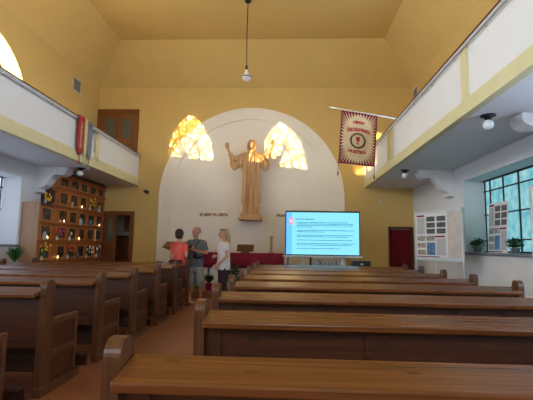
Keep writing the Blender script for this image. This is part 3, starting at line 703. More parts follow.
# lectern
lt = thing('lectern', 'brown wooden lectern with a sloping top behind the woman in coral', 'lectern', (-3.22, 12.2, PZ))
bm = bmesh.new(); prism(bm, [(-.24, 1.14), (.22, 1.30), (.22, 1.33), (-.25, 1.18)], 'x', -.36, .36); finish(bm, 'book_top', 'door', lt)
bm = bmesh.new()
vs = [bm.verts.new(p) for p in ((.06, -.10, .08), (.26, -.10, .08), (.26, .10, .08), (.06, .10, .08), (.02, -.10, .98), (.30, -.10, .98), (.30, .10, .98), (.02, .10, .98))]
for f in ((0, 1, 2, 3), (4, 7, 6, 5), (0, 4, 5, 1), (1, 5, 6, 2), (2, 6, 7, 3), (3, 7, 4, 0)): bm.faces.new([vs[i] for i in f])
bmesh.ops.recalc_face_normals(bm, faces=bm.faces); finish(bm, 'column', 'door', lt); BX('foot', 'door', lt, ((-.1, -.22, 0), (.36, .22, .08)), bev=.01)
bm = bmesh.new(); vs = [bm.verts.new(p) for p in ((.02, -.12, .97), (.30, -.12, .97), (.30, .12, .97), (.02, .12, .97), (-.32, -.2, 1.14), (.34, -.2, 1.14), (.34, .2, 1.27), (-.32, .2, 1.27))]
for f in ((0, 1, 2, 3), (4, 7, 6, 5), (0, 4, 5, 1), (1, 5, 6, 2), (2, 6, 7, 3), (3, 7, 4, 0)): bm.faces.new([vs[i] for i in f])
bmesh.ops.recalc_face_normals(bm, faces=bm.faces); finish(bm, 'wedge', 'door', lt)

# ------------------------------------------------------------------ plants
def potted(name, lab, loc, mat, R, H, fol, fh, n, kind='broad', lm='leaf', seed=1):
    rnd = random.Random(seed); p = thing(name, lab, 'potted plant', loc)
    bm = bmesh.new(); lathe(bm, [(0, 0), (R*.72, 0), (R, H*.86), (R*1.07, H*.86), (R*1.07, H), (R*.9, H), (R*.88, H*.9), (0, H*.9)], seg=18); finish(bm, 'pot', mat, p, True)
    bm = bmesh.new(); lathe(bm, [(R*.87, H*.9), (0, H*.93)], seg=14); finish(bm, 'soil', 'soil', p)
    bm = bmesh.new()
    for k in range(n):
        a = rnd.uniform(0, 2*PI); 
        if kind == 'blade':
            r = fol*rnd.uniform(.3, 1); h = fh*rnd.uniform(.5, 1); w_ = .005
            pts = [Vector((0, 0, H*.9)), Vector((r*.35*math.cos(a), r*.35*math.sin(a), H+h*.65)), Vector((r*math.cos(a), r*math.sin(a), H+h*rnd.uniform(.6, 1)))]
            s_ = Vector((-math.sin(a), math.cos(a), 0))*w_
            v = [bm.verts.new(pts[0]-s_), bm.verts.new(pts[0]+s_), bm.verts.new(pts[1]+s_*1.4), bm.verts.new(pts[2]), bm.verts.new(pts[1]-s_*1.4)]; bm.faces.new(v)
        else:
            r = fol*math.sqrt(rnd.random()); z = H+fh*rnd.uniform(.1, 1)*(1-.4*(r/fol)**2); c = Vector((r*math.cos(a), r*math.sin(a), z))
            d1 = Vector((math.cos(a+rnd.uniform(-.8, .8)), math.sin(a+rnd.uniform(-.8, .8)), rnd.uniform(-.5, .6))).normalized(); d2 = d1.cross(Vector((rnd.uniform(-.4, .4), rnd.uniform(-.4, .4), 1))).normalized(); l = .05*rnd.uniform(.7, 1.3)
            v = [bm.verts.new(c-d1*l), bm.verts.new(c+d2*l*.5-d1*l*.2), bm.verts.new(c+d2*l*.35+d1*l*.5), bm.verts.new(c+d1*l), bm.verts.new(c-d2*l*.35+d1*l*.5), bm.verts.new(c-d2*l*.5-d1*l*.2)]; bm.faces.new(v)
            if k % 6 == 0: tube(bm, [(0, 0, H*.9), c*.5+Vector((0, 0, H*.5)), c], .004, 5)
    finish(bm, 'foliage', lm, p)
SZ = 1.357
potted('potted_plant', 'bushy green plant in a grey pot on the far end of the right window sill', (4.33, 9.52, SZ), 'pot_grey', .1, .13, .14, .2, 120, seed=2)
potted('potted_plant', 'broad leafy green plant on the right window sill in front of the poster', (4.33, 8.0, SZ), 'pot_grey', .09, .1, .13, .2, 150, seed=3)
potted('potted_plant', 'green spiky plant in a terracotta pot beside the left window', (-6.22, 9.3, 0.82), 'terracotta', .09, .13, .22, .44, 80, 'blade', seed=4)
sd_ = thing('plant_stool', 'wooden stool carrying the spiky plant by the left window', 'stool', (-6.22, 9.3, 0))
bm = bmesh.new(); lathe(bm, [(0, .78), (.15, .78), (.155, .8), (.15, .82), (0, .82)], seg=20); finish(bm, 'seat', 'door', sd_)
for k in range(3):
    bm = bmesh.new(); a = k*2*PI/3+.5; tube(bm, [(.08*math.cos(a), .08*math.sin(a), .78), (.14*math.cos(a), .14*math.sin(a), 0)], .015, 8); finish(bm, 'leg', 'door', sd_)
potted('potted_plant', 'leafy plant in a magenta pot between the man and the woman in white', (-2.10, 11.5, PZ), 'pot_pink', .1, .2, .16, .28, 130, 'blade', 'dleaf', 5)
potted('potted_plant', 'small plant in a lime green pot on the step behind the man', (-2.43, 11.5, PZ), 'pot_lime', .11, .2, .1, .08, 50, 'broad', 'leaf', 6)
potted('potted_plant', 'large dark leafy plant in front of the altar behind the woman in white', (-1.42, 11.65, PZ), 'terracotta', .14, .22, .27, .55, 260, 'broad', 'dleaf', 7)
potted('potted_plant', 'dark leafy plant before the altar to the right of the woman in white', (-.80, 11.65, PZ), 'terracotta', .14, .22, .26, .45, 220, 'broad', 'dleaf', 8)
potted('potted_plant', 'sparse dark twiggy plant before the left edge of the white arch', (-4.05, 12.6, PZ), 'terracotta', .14, .3, .38, .62, 26, 'blade', 'dleaf', 9)

# ------------------------------------------------------------------ screen
sc = thing('presentation_screen', 'large lit cyan presentation screen with a text slide beside the altar', 'screen', (0, 11.6, 0))
BX('housing', 'black', sc, ((0.0, 0.0, 1.17), (2.09, .06, 2.42)), bev=.006)
scr = BX('display', 'screen', sc, ((.03, -.004, 1.2), (2.06, 0.0, 2.375)))
BX('slide_bar', 'scr_bar', scr, ((.03, -.006, 1.2), (.19, -.004, 2.375)))
BX('slide_tag', 'scr_tag', scr, ((.115, -.009, 2.03), (.205, -.006, 2.22))); BX('tag_print', 'scr_tagtxt', scr, ((.145, -.011, 2.08), (.175, -.009, 2.17)))
rnd = random.Random(3)
def line(z, x0, x1, h):
    bm = bmesh.new(); x = x0
    while x < x1:
        w_ = rnd.uniform(.02, .09); box(bm, (x, -.0065, z), (min(x+w_, x1), -.0045, z+h*rnd.uniform(.8, 1.1))); x += w_+.012
    finish(bm, 'slide_text', 'scr_txt', scr)
line(2.17, .29, .8, .028)
z = 2.08
for ln in ((1.75, 1.9, 1.9, .75), (1.93, 1.1), (1.88, 1.75), (1.85,), (1.94, 1.85), (1.5,)):
    for e_ in ln: line(z, .33, e_, .019); z -= .042
    z -= .052
BX('bottom_tray', 'alu', sc, ((-.06, -.06, 1.125), (2.15, .07, 1.168)), bev=.006)
for x in (.5, 1.6): BX('leg', 'alu', sc, ((x-.03, .03, PZ+.04), (x+.03, .07, 1.125))); BX('foot', 'alu', sc, ((x-.04, -.3, PZ), (x+.04, .35, PZ+.04)), bev=.006)
stt = thing('side_table', 'small dark metal table half hidden below the left edge of the screen', 'table', (.42, 12.2, PZ))
BX('tabletop', 'black', stt, ((-.36, -.22, .93), (.36, .22, .96)))
for sx in (-1, 1):
    for sy in (-1, 1): BX('leg', 'black', stt, ((sx*.33-.015, sy*.2-.015, 0), (sx*.33+.015, sy*.2+.015, .93)))
wb = thing('flip_chart', 'white board with black handwriting low under the screen', 'board', (1.3, 12.4, PZ))
BX('board', 'paper', wb, ((-.52, 0, .3), (.52, .02, .87)), bev=.003); BX('support', 'steel', wb, ((-.5, .02, 0), (-.46, .05, .86)), ((.46, .02, 0), (.5, .05, .86)))
bm = bmesh.new()
for pts in (((-.30, .86), (-.18, .66)), ((-.2, .86), (-.3, .66), (-.12, .68)), ((-.1, .78), (-.08, .68), (0, .7), (0, .8)), ((.05, .7), (.1, .78), (.14, .7), (.18, .78)), ((.22, .84), (.24, .68), (.3, .7))): tube(bm, [(x, -.004, z) for x, z in pts], .010, 6)
finish(bm, 'handwriting', 'black', wb)
bxx = thing('black_speaker', 'black box with a small white emblem on a stool beyond the right pews', 'speaker', (1.93, 10.7, 0))
BX('housing', 'black', bxx, ((-.23, -.15, .9), (.23, .15, 1.075)), bev=.01); BX('emblem', 'paper', bxx, ((-.03, -.154, .98), (.04, -.15, 1.0)), ((-.02, -.154, 1.01), (.03, -.15, 1.02)))
sq = thing('low_stool', 'dark stool under the black box beyond the right pews', 'stool', (1.93, 10.7, 0))
BX('seat', 'cabinet_dark', sq, ((-.25, -.18, .86), (.25, .18, .9)), bev=.005)
for sx in (-1, 1):
    for sy in (-1, 1): BX('leg', 'cabinet_dark', sq, ((sx*.22-.02, sy*.15-.02, 0), (sx*.22+.02, sy*.15+.02, .86)))

# ------------------------------------------------------------------ posters and display boards
def poster_parts(par, W, H, y, key=0):
    """portrait poster in the local xz plane, front towards -y, lower left at origin"""
    pp = BX('poster', 'paper', par, ((0, y, 0), (W, y+.006, H)))
    f = lambda u0, v0, u1, v1, d=.002: ((u0*W, y-d, v0*H), (u1*W, y, v1*H))
    for q in (f(.03, .935, .28, .975), f(.62, .455, .93, .49), f(.02, .01, .75, .03)): BX('title_bar', 'maroon', pp, q)
    for i, (u, v, m_) in enumerate(((.35, .82, 'photo1'), (.68, .82, 'photo1'), (.35, .68, 'photo1'), (.68, .68, 'photo1'), (.35, .54, 'photo1'), (.68, .54, 'photo1'), (.04, .38, 'photo2'), (.34, .38, 'photo2'), (.04, .22, 'photo2'), (.04, .06, 'photo2'), (.35, .06, 'photo3'))):
        BX('photo', m_, pp, f(u, v, u+.27, v+(.11 if m_ != 'photo3' else .28)))
    BX('print', 'ink', pp, *[f(.04, .54+k*.017, .29, .547+k*.017, .001) for k in range(22)])
    BX('print', 'ink', pp, *[f(.66, .06+k*.017, .94, .067+k*.017, .001) for k in range(22)])
def display(lab, p0, p1, z0, z1, pw, ph, post_m='alu'):
    p0 = Vector(p0); p1 = Vector(p1); d = p1-p0; L = d.length; rz_ = math.atan2(d.y, d.x)
    t = thing('display_board', lab, 'display board', (p0.x, p0.y, 0), rz_)
    BX('board_panel', 'beige', t, ((.02, .0, z0+.04), (L-.02, .015, z1-.04)))
    for x in (0, L): 
        bm = bmesh.new(); tube(bm, [(x, .005, 0.03), (x, .005, z1+.03)], .024, 12); finish(bm, 'post', post_m, t, True)
        BX('foot', post_m, t, ((x-.03, -.22, 0), (x+.03, .22, .03)))
    BX('top_rail', post_m, t, ((0, -.015, z1-.04), (L, .025, z1+.0))); BX('bottom_rail', post_m, t, ((0, -.02, z0), (L, .03, z0+.07)))
    BX('centre_leg', post_m, t, ((L*.44-.015, .0, .0), (L*.44+.015, .03, z0)))
    e = bpy.data.objects.new('poster_sheet', None); bpy.data.objects.remove(e)
    hold = t
    n0 = set(COL.objects)
    poster_parts(hold, pw, ph, 0)
    for o in set(COL.objects)-n0:
        if o.parent == hold: o.location = (.03, -.012, z1-.05-ph)
display('aluminium display board with a poster of old photos by the right wall', (3.05, 9.78), (3.66, 8.68), 1.16, 2.25, .86, .98)
display('aluminium display board cut off by the right edge of the photo', (3.36, 5.75), (3.62, 4.75), 1.19, 2.28, .8, 1.0)
po = thing('leaning_poster', 'tall poster with photo prints leaning against the right window', 'poster', (4.30, 8.98, SZ), -PI/2+.05)
poster_parts(po, .72, 1.03, 0); po.rotation_euler = (-0.06, 0, -PI/2+.03)

# ------------------------------------------------------------------ banner on the right gallery
bn = thing('hanging_banner', 'beige and wine red banner with a chalice in a thorn ring, hanging from a pole', 'banner', (0, 9.6, 0))
PA, PB = Vector((1.06, 0, 4.745)), Vector((2.60, 0, 4.46))
bm = bmesh.new(); tube(bm, [PA, PB], .016, 10); fp = tag(finish(bm, 'flag_pole', 'paper', None, True), 'slim white pole reaching out from the right gallery rail over the banner', 'pole'); fp.location = (0, 9.6, 0)
bm = bmesh.new(); tube(bm, [PA+Vector((-.06, 0, .012)), PA], [.006, .024], 10); ball(bm, PA, .026); finish(bm, 'finial', 'steel', fp, True)
TLb, TRb, BLb, BRb = Vector((1.31, 0, 4.665)), Vector((2.16, 0, 4.535)), Vector((1.235, 0, 3.39)), Vector((2.07, 0, 3.30))
def bp(u, v, off=0.0):
    t_ = TLb.lerp(TRb, u); b_ = BLb.lerp(BRb, u); p = t_.lerp(b_, v); p.y = .022*math.sin(u*9+v*1.5)*(v*.8+.15)-off; p.z += 0.0; return p
def grid(name, mat, par, off, u0=0, u1=1, v0=0, v1=1, n=26, m_=26):
    bm = bmesh.new(); V = [[bm.verts.new(bp(u0+(u1-u0)*i/n, v0+(v1-v0)*j/m_, off)) for j in range(m_+1)] for i in range(n+1)]
    for i in range(n):
        for j in range(m_): bm.faces.new((V[i][j], V[i+1][j], V[i+1][j+1], V[i][j+1]))
    return bm
bc = finish(grid('c', None, None, 0), 'cloth', 'ban_beige', bn, True); md = bc.modifiers.new('s', 'SOLIDIFY'); md.thickness = .006; md.offset = 0; baked(bc)
bm = bmesh.new()
per = [(k/11, 0) for k in range(11)]+[(1, k/15) for k in range(15)]+[(1-k/11, 1) for k in range(11)]+[(0, 1-k/15) for k in range(15)]
for i, (u, v) in enumerate(per):
    u2, v2 = per[(i+1) % len(per)]; mu, mv = (u+u2)/2, (v+v2)/2; dx, dy = mu-.5, mv-.5
    k = 1/math.sqrt((dx/.395)**2+(dy/.43)**2)
    k = max(min(k, .93), .5); tip = (.5+dx*k, .5+dy*k)
    e1 = (u+(u2-u)*.02, v+(v2-v)*.02); e2 = (u+(u2-u)*.98, v+(v2-v)*.98)
    a0, a1, a2 = bp(*e1, .005), bp(*e2, .005), bp(*tip, .006)
    m1, m2 = (bp(e1[0]*.5+tip[0]*.5, e1[1]*.5+tip[1]*.5, .006), bp(e2[0]*.5+tip[0]*.5, e2[1]*.5+tip[1]*.5, .006))
    bm.faces.new([bm.verts.new(p) for p in (a0, a1, m2, a2, m1)])
finish(bm, 'sunburst_rays', 'ban_red', bn)
bm = bmesh.new()
for (ua, ub, va, vb) in ((0, 1, 0, .02), (0, 1, .975, 1), (0, .025, 0, 1), (.975, 1, 0, 1)):
    b2 = grid('c', None, None, .0065, ua, ub, va, vb, 16, 16); me = bpy.data.meshes.new('t'); b2.to_mesh(me); b2.free(); bm.from_mesh(me)
finish(bm, 'border', 'ban_red', bn)
def ban_text(txt, size, vc, arc, nm, width):
    me = text_mesh(txt, size, 0, .006); xs_ = [v.co.x for v in me.vertices]; W_ = max(xs_)-min(xs_)
    for v in me.vertices:
        u = v.co.x/W_*width; vv = -v.co.y/1.27
        q = bp(.5+u, vc+vv+arc*u*u, .008); v.co = q
    me.materials.append(M['ban_text']); o = bpy.data.objects.new(nm, me); COL.objects.link(o); o.parent = bn
ban_text('CÍRKEV', .085, .19, .25, 'lettering', .34); ban_text('ČESKOSLOVENSKÁ', .115, .33, .3, 'lettering', .66); ban_text('HUSITSKÁ', .10, .76, -.3, 'lettering', .5)
bm = bmesh.new()
for s_ in range(3):
    pts = []
    for k in range(49):
        a = 2*PI*k/48; r = .17+.020*math.sin(6*a+s_*2*PI/3); pts.append(bp(.5+r*math.cos(a)/.86, .54+r*math.sin(a)/1.27, .012+.004*math.cos(6*a+s_*2)))
    tube(bm, pts, .0055, 6, False)
for k in range(14): a = 2*PI*k/14; tube(bm, [bp(.5+.16*math.cos(a)/.86, .54+.16*math.sin(a)/1.27, .012), bp(.5+.21*math.cos(a+.15)/.86, .54+.21*math.sin(a+.15)/1.27, .014)], [.006, .001], 5)
finish(bm, 'thorn_ring', 'thorn', bn)
bm = bmesh.new(); ch = [(-.05, -.09), (.05, -.09), (.045, -.01), (.012, .03), (.012, .06), (.04, .09), (-.04, .09), (-.012, .06), (-.012, .03), (-.045, -.01)]
bm.faces.new([bm.verts.new(bp(.5+x/.86, .54+y/1.27, .012)) for x, y in ch]); finish(bm, 'chalice', 'ban_text', bn)
for u in (0.0, 1.0):
    bm = bmesh.new(); p = bp(u, 1.0); q = p+Vector((-.01, 0, -.2)); tube(bm, [bp(u, .0 if u else .9), p, q], .006, 6); tube(bm, [q, q+Vector((0, 0, -.09))], [.012, .018], 8); finish(bm, 'tassel_cord', 'thorn', bn)
bm = bmesh.new()
for k in range(7):
    u = k/6; p = bp(u, 0); f_ = (p.x-PA.x)/(PB.x-PA.x); c = PA.lerp(PB, f_); tube(bm, [(p.x+.022*math.cos(t), .024*math.sin(t), c.z+.0+.024*math.cos(t*1.0)) if False else (p.x, .024*math.sin(t*PI/6), c.z+.024*math.cos(t*PI/6)) for t in range(13)], .004, 5, False)
finish(bm, 'hanging_ring', 'brass', bn)

# ribbons over the left gallery rail
def ribbon(lab, mat, y0, y1, zt, zb, zc, letters=False):
    r = thing('hanging_ribbon', lab, 'ribbon', (GL+.02, (y0+y1)/2, 0), 0, None); h = (y1-y0)/2
    bm = bmesh.new(); pr = [(h, zt), (h*1.05, (zt+zb)/2+.1), (h*.9, zb+.12), (h*.35, zb)]
    F_ = [[bm.verts.new((.03+dx, s_*a, z)) for s_ in (-1, -.5, 0, .5, 1) for dx in ((.012 if s_ in (-.5, .5) else 0),)] for a, z in pr]
    for A, B in zip(F_, F_[1:]):
        for k in range(4): bm.faces.new((A[k], A[k+1], B[k+1], B[k]))
    o = finish(bm, 'band', mat, r, True); md = o.modifiers.new('s', 'SOLIDIFY'); md.thickness = .008; baked(o)
    bm = bmesh.new(); box(bm, (-.13, -h, RZ+.001), (.04, h, RZ+.012)); box(bm, (.028, -h, zt-.02), (.04, h, RZ+.012)); finish(bm, 'fold_over', mat, r)
    bm = bmesh.new(); tube(bm, [(.03, 0, zb+.02), (.03, .01, zc+.08)], .008, 6); tube(bm, [(.03, .01, zc+.08), (.03, .01, zc)], [.012, .024], 8); finish(bm, 'tassel', mat, r, True)
    if letters:
        bm = bmesh.new(); rnd_ = random.Random(2)
        for k in range(12):
            z = zt-.08-k*.055; box(bm, (.046, -h*.45, z), (.05, h*rnd_.uniform(.1, .5), z+.012)); box(bm, (.046, rnd_.uniform(-h*.4, 0), z-.02), (.05, rnd_.uniform(0, h*.4)+.01, z+.012))
        finish(bm, 'stitched_print', 'rib_cream', r)
ribbon('wide red ribbon with pale stitched print over the left gallery rail', 'rib_red', 9.22, 9.50, 4.36, 3.50, 3.28, True)
ribbon('cream ribbon between the red and the grey one on the left gallery rail', 'rib_cream', 9.54, 9.68, 4.36, 3.5, 3.26)
ribbon('grey ribbon hanging beside the cream one on the left gallery rail', 'rib_grey', 9.72, 9.92, 4.36, 3.46, 3.2)
kb = thing('pole_clamp', 'small steel pole clamp on the left gallery rail beside the grey ribbon', 'clamp', (GL, 10.1, 0))
bm = bmesh.new(); tube(bm, [(.05, .0, 3.72), (.05, .0, 4.3)], .014, 8); finish(bm, 'rod', 'steel', kb, True)
bm = bmesh.new(); ball(bm, (.06, -.06, 4.27), .035); ball(bm, (.06, .08, 4.25), .035); box(bm, (0.0, -.07, 4.22), (.06, .09, 4.27)); finish(bm, 'clamp_knob', 'steel', kb, True)

# ------------------------------------------------------------------ lamps
pn = thing('pendant_lamp', 'pendant lamp with a clear bell shade on a long cord from the ceiling', 'lamp', (-1.06, 10.3, 0))
bm = bmesh.new(); lathe(bm, [(0, ZC), (.09, ZC), (.085, ZC-.06), (.02, ZC-.09), (0, ZC-.09)], seg=16); finish(bm, 'ceiling_rose', 'black', pn, True)
bm = bmesh.new(); tube(bm, [(0, 0, ZC-.08), (-.012, 0, 7), (0, 0, 6.1)], .011, 8); finish(bm, 'cord', 'black', pn)
bm = bmesh.new(); lathe(bm, [(0, 6.12), (.03, 6.11), (.035, 6.02), (.03, 6.0), (0, 6.0)], seg=12); finish(bm, 'socket', 'black', pn, True)
bm = bmesh.new(); lathe(bm, [(.03, 6.0), (.045, 5.92), (.09, 5.84), (.13, 5.80), (.135, 5.785), (.10, 5.73), (.05, 5.70), (0, 5.69)], seg=20); finish(bm, 'glass_shade', 'globe', pn, True)
bm = bmesh.new(); lathe(bm, [(.128, 5.81), (.142, 5.805), (.142, 5.785), (.128, 5.78), (.128, 5.81)], seg=20); finish(bm, 'metal_ring', 'black', pn, True)
def globe_lamp(lab, x, y):
    g_ = thing('ceiling_lamp', lab, 'lamp', (x, y, GZ), 0, None)
    bm = bmesh.new(); lathe(bm, [(0, 0), (.11, 0), (.10, -.02), (.05, -.04), (.045, -.08), (0, -.08)], seg=18); finish(bm, 'base', 'black', g_, True)
    bm = bmesh.new(); ball(bm, (0, 0, -.14), .078, sub=3); finish(bm, 'globe', 'globe', g_, True)
globe_lamp('globe ceiling lamp under the right gallery, the farther one', 2.98, 10.3)
globe_lamp('globe ceiling lamp under the right gallery, the nearer one', 2.93, 5.95)
globe_lamp('globe ceiling lamp under the left gallery beside the scroll bracket', -5.36, 10.35)
sp_ = thing('wall_spotlight', 'small black spotlight on a thin bracket at the end of the left gallery', 'spotlight', (-4.9, 13.3, 0))
bm = bmesh.new(); tube(bm, [(0, .2, 3.50), (0, 0, 3.50), (.38, 0, 3.50)], .008, 6); tube(bm, [(.27, 0, 3.5), (.25, 0, 3.2)], .007, 6); finish(bm, 'bracket', 'steel', sp_)
bm = bmesh.new(); tube(bm, [(.22, .05, 3.17), (.37, -.1, 3.1)], [.05, .055], 12); finish(bm, 'lamp_head', 'black', sp_, True)
tag(BX('wall_socket', 'beige', None, ((3.04, YF-.012, 2.88), (3.12, YF, 2.98)), bev=.003), 'small square wall plate above the curtained doorway', 'socket')

# ------------------------------------------------------------------ people (local frame: front = -y)
def head(bm, c, s=1.0, tilt=0.0):
    x, y, z = c
    ball(bm, (x, y, z+.015), .098*s, (.80, .98, 1.08), 3); ball(bm, (x, y-.028*s, z-.055*s), .066*s, (.84, .9, 1.0), 3)
    bm2 = [(x, y-.088*s, z+.0), (x, y-.112*s, z-.03*s)]
    tube(bm, bm2, [.009*s, .016*s], 8); 
    for sx in (-1, 1): ball(bm, (x+sx*.078*s, y+.005, z-.01*s), .026*s, (.4, .8, 1.2)); ball(bm, (x+sx*.032*s, y-.082*s, z+.022*s), .016*s, (1.4, .5, .5))
def face_bits(par, c, s=1.0, lips=True):
    x, y, z = c
    bm = bmesh.new()
    for sx in (-1, 1): ball(bm, (x+sx*.03*s, y-.086*s, z+.002), .010*s, (1.5, .6, .7))
    finish(bm, 'eyes', 'eye', par, True)
    if lips: bm = bmesh.new(); ball(bm, (x, y-.092*s, z-.066*s), .014*s, (1.7, .45, .5)); finish(bm, 'mouth', 'lip', par, True)

def arm(bm, pts, r=(.052, .042, .026)): 
    for a_, b_, ra, rb in ((pts[0], pts[1], r[0], r[1]), (pts[1], pts[2], r[1], r[2])):
        A, B = Vector(a_), Vector(b_); tube(bm, [A, A.lerp(B, .4), B], [ra, ra*.5+rb*.55, rb], 12); ball(bm, B, rb, sub=2)
    ball(bm, pts[0], r[0]*1.05)
def leg(bm, hip, knee, ankle, toe, r=(.088, .058, .038), foot=True):
    H_, K, A = Vector(hip), Vector(knee), Vector(ankle)
    tube(bm, [H_, H_.lerp(K, .45), K], [r[0], r[0]*.86, r[1]], 14); ball(bm, K, r[1])
    tube(bm, [K, K.lerp(A, .3)+Vector((0, .012, 0)), A], [r[1], r[1]*1.06, r[2]], 14); ball(bm, A, r[2])
    if foot: Tt = Vector(toe); tube(bm, [A+Vector((0, .03, -.03)), (A+Tt)/2+Vector((0, 0, -.01)), Tt], [.04, .04, .022], 10)

def man():
    p = thing('person', 'man with grey beard in a slate grey t-shirt and grey shorts, holding a phone', 'person', (-2.27, 10.5, 0), math.radians(-14))
    sh = 1.53; hd = (0, -.04, 1.735)
    bm = bmesh.new(); head(bm, hd, 1.17); tube(bm, [(0, 0, 1.5), (0, -.02, 1.68)], [.062, .055], 12)
    loft(bm, [(0, 0, .86, .16, .115), (0, 0, 1.0, .17, .125), (0, -.02, 1.15, .165, .13), (0, -.01, 1.35, .17, .12), (0, 0, 1.48, .15, .09), (0, 0, 1.54, .08, .06)], 24)
    L = [(.20, 0, 1.47), (.285, .02, 1.215), (.045, -.27, 1.29)]; R_ = [(-.20, 0, 1.47), (-.285, .02, 1.22), (-.06, -.28, 1.36)]
    arm(bm, L); arm(bm, R_)
    hand(bm, L[2], (-1, -.25, .1), (0, 0, 1), 1, .19, .9); hand(bm, R_[2], (1, -.3, .12), (0, 1, -.6), -1, .19, .9)
    leg(bm, (-.1, 0, .88), (-.13, -.02, .48), (-.14, .02, .07), (-.16, -.15, .03)); leg(bm, (.1, 0, .88), (.14, -.02, .48), (.15, .03, .07), (.18, -.14, .03))
    remeshed(bm, 'body', 'skin2', p, .008, 2)
    face_bits(p, hd, 1.17)
    bm = bmesh.new(); loft(bm, [(0, 0, .86, .205, .15), (0, -.02, 1.0, .212, .168), (0, -.035, 1.14, .208, .172), (0, -.02, 1.3, .205, .15), (0, 0, 1.42, .21, .13), (0, 0, 1.50, .185, .105), (0, 0, 1.555, .09, .075)], 32, .02, 7)
    for sx, A in ((1, L), (-1, R_)): a_, b_ = Vector(A[0]), Vector(A[1]); tube(bm, [a_+Vector((-sx*.05, 0, .02)), a_, a_.lerp(b_, .75)], [.075, .082, .07], 14)
    remeshed(bm, 't_shirt', 'tgrey', p, .01, 3)
    bm = bmesh.new(); loft(bm, [(0, 0, .74, .17, .12), (0, 0, .84, .185, .135), (0, 0, .93, .185, .135)], 24)
    for sx in (-1, 1): tube(bm, [(sx*.09, 0, .86), (sx*.115, -.01, .62), (sx*.135, -.01, .38)], [.11, .108, .098], 16)
    for sx in (-1, 1): box(bm, (sx*.215-.03, -.07, .5), (sx*.215+.03, .07, .66))
    remeshed(bm, 'shorts', 'shorts', p, .01, 3)
    bm = bmesh.new(); ball(bm, (0, -.075, 1.645), .074, (.98, .85, .85), 2); rb = remeshed(bm, 'beard', 'hair_grey', p, .008, 2)
    bm = bmesh.new(); ball(bm, (0, .018, 1.765), .122, (.84, .95, .92), 3)
    for v in list(bm.verts):
        if v.co.y < -.02 or v.co.z < 1.70: bm.verts.remove(v)
    finish(bm, 'hair', 'hair_grey', p, True)
    for sx in (-1, 1): 
        bm = bmesh.new(); xx = sx*.155; box(bm, (xx-.048, -.17, 0), (xx+.048, .1, .025), .008); tube(bm, [(xx-.045, -.08, .02), (xx, -.08, .085), (xx+.045, -.08, .02)], .012, 6); finish(bm, 'sandal', 'sandal', p)
    bm = bmesh.new(); tube(bm, [(.10, .06, 1.56), (.13, -.05, 1.55), (.04, -.165, 1.38), (-.0, -.20, 1.28), (.1, -.21, 1.16)], .016, 8, sy=.5); tube(bm, [(.13, -.05, 1.55), (.0, .14, 1.45), (-.1, .16, 1.3), (.15, .16, 1.1), (.22, .02, 1.1)], .014, 6)
    tube(bm, [(.04, -.2, 1.13), (.14, -.205, 1.12), (.22, -.12, 1.12)], [.055, .075, .055], 12, sy=.7)
    s_ = finish(bm, 'sling_bag', 'black', p, True)
    ph_ = thing('mobile_phone', 'black mobile phone in the hands of the man in grey', 'phone', (-2.345, 10.15, 1.365), math.radians(-14))
    BX('case', 'black', ph_, ((-.035, -.006, -.07), (.035, .006, .07)), bev=.003); ph_.rotation_euler = (-.7, .5, -.2); BX('glass', 'dark_glass', ph_, ((-.031, .006, -.065), (.031, .007, .065)))
man()

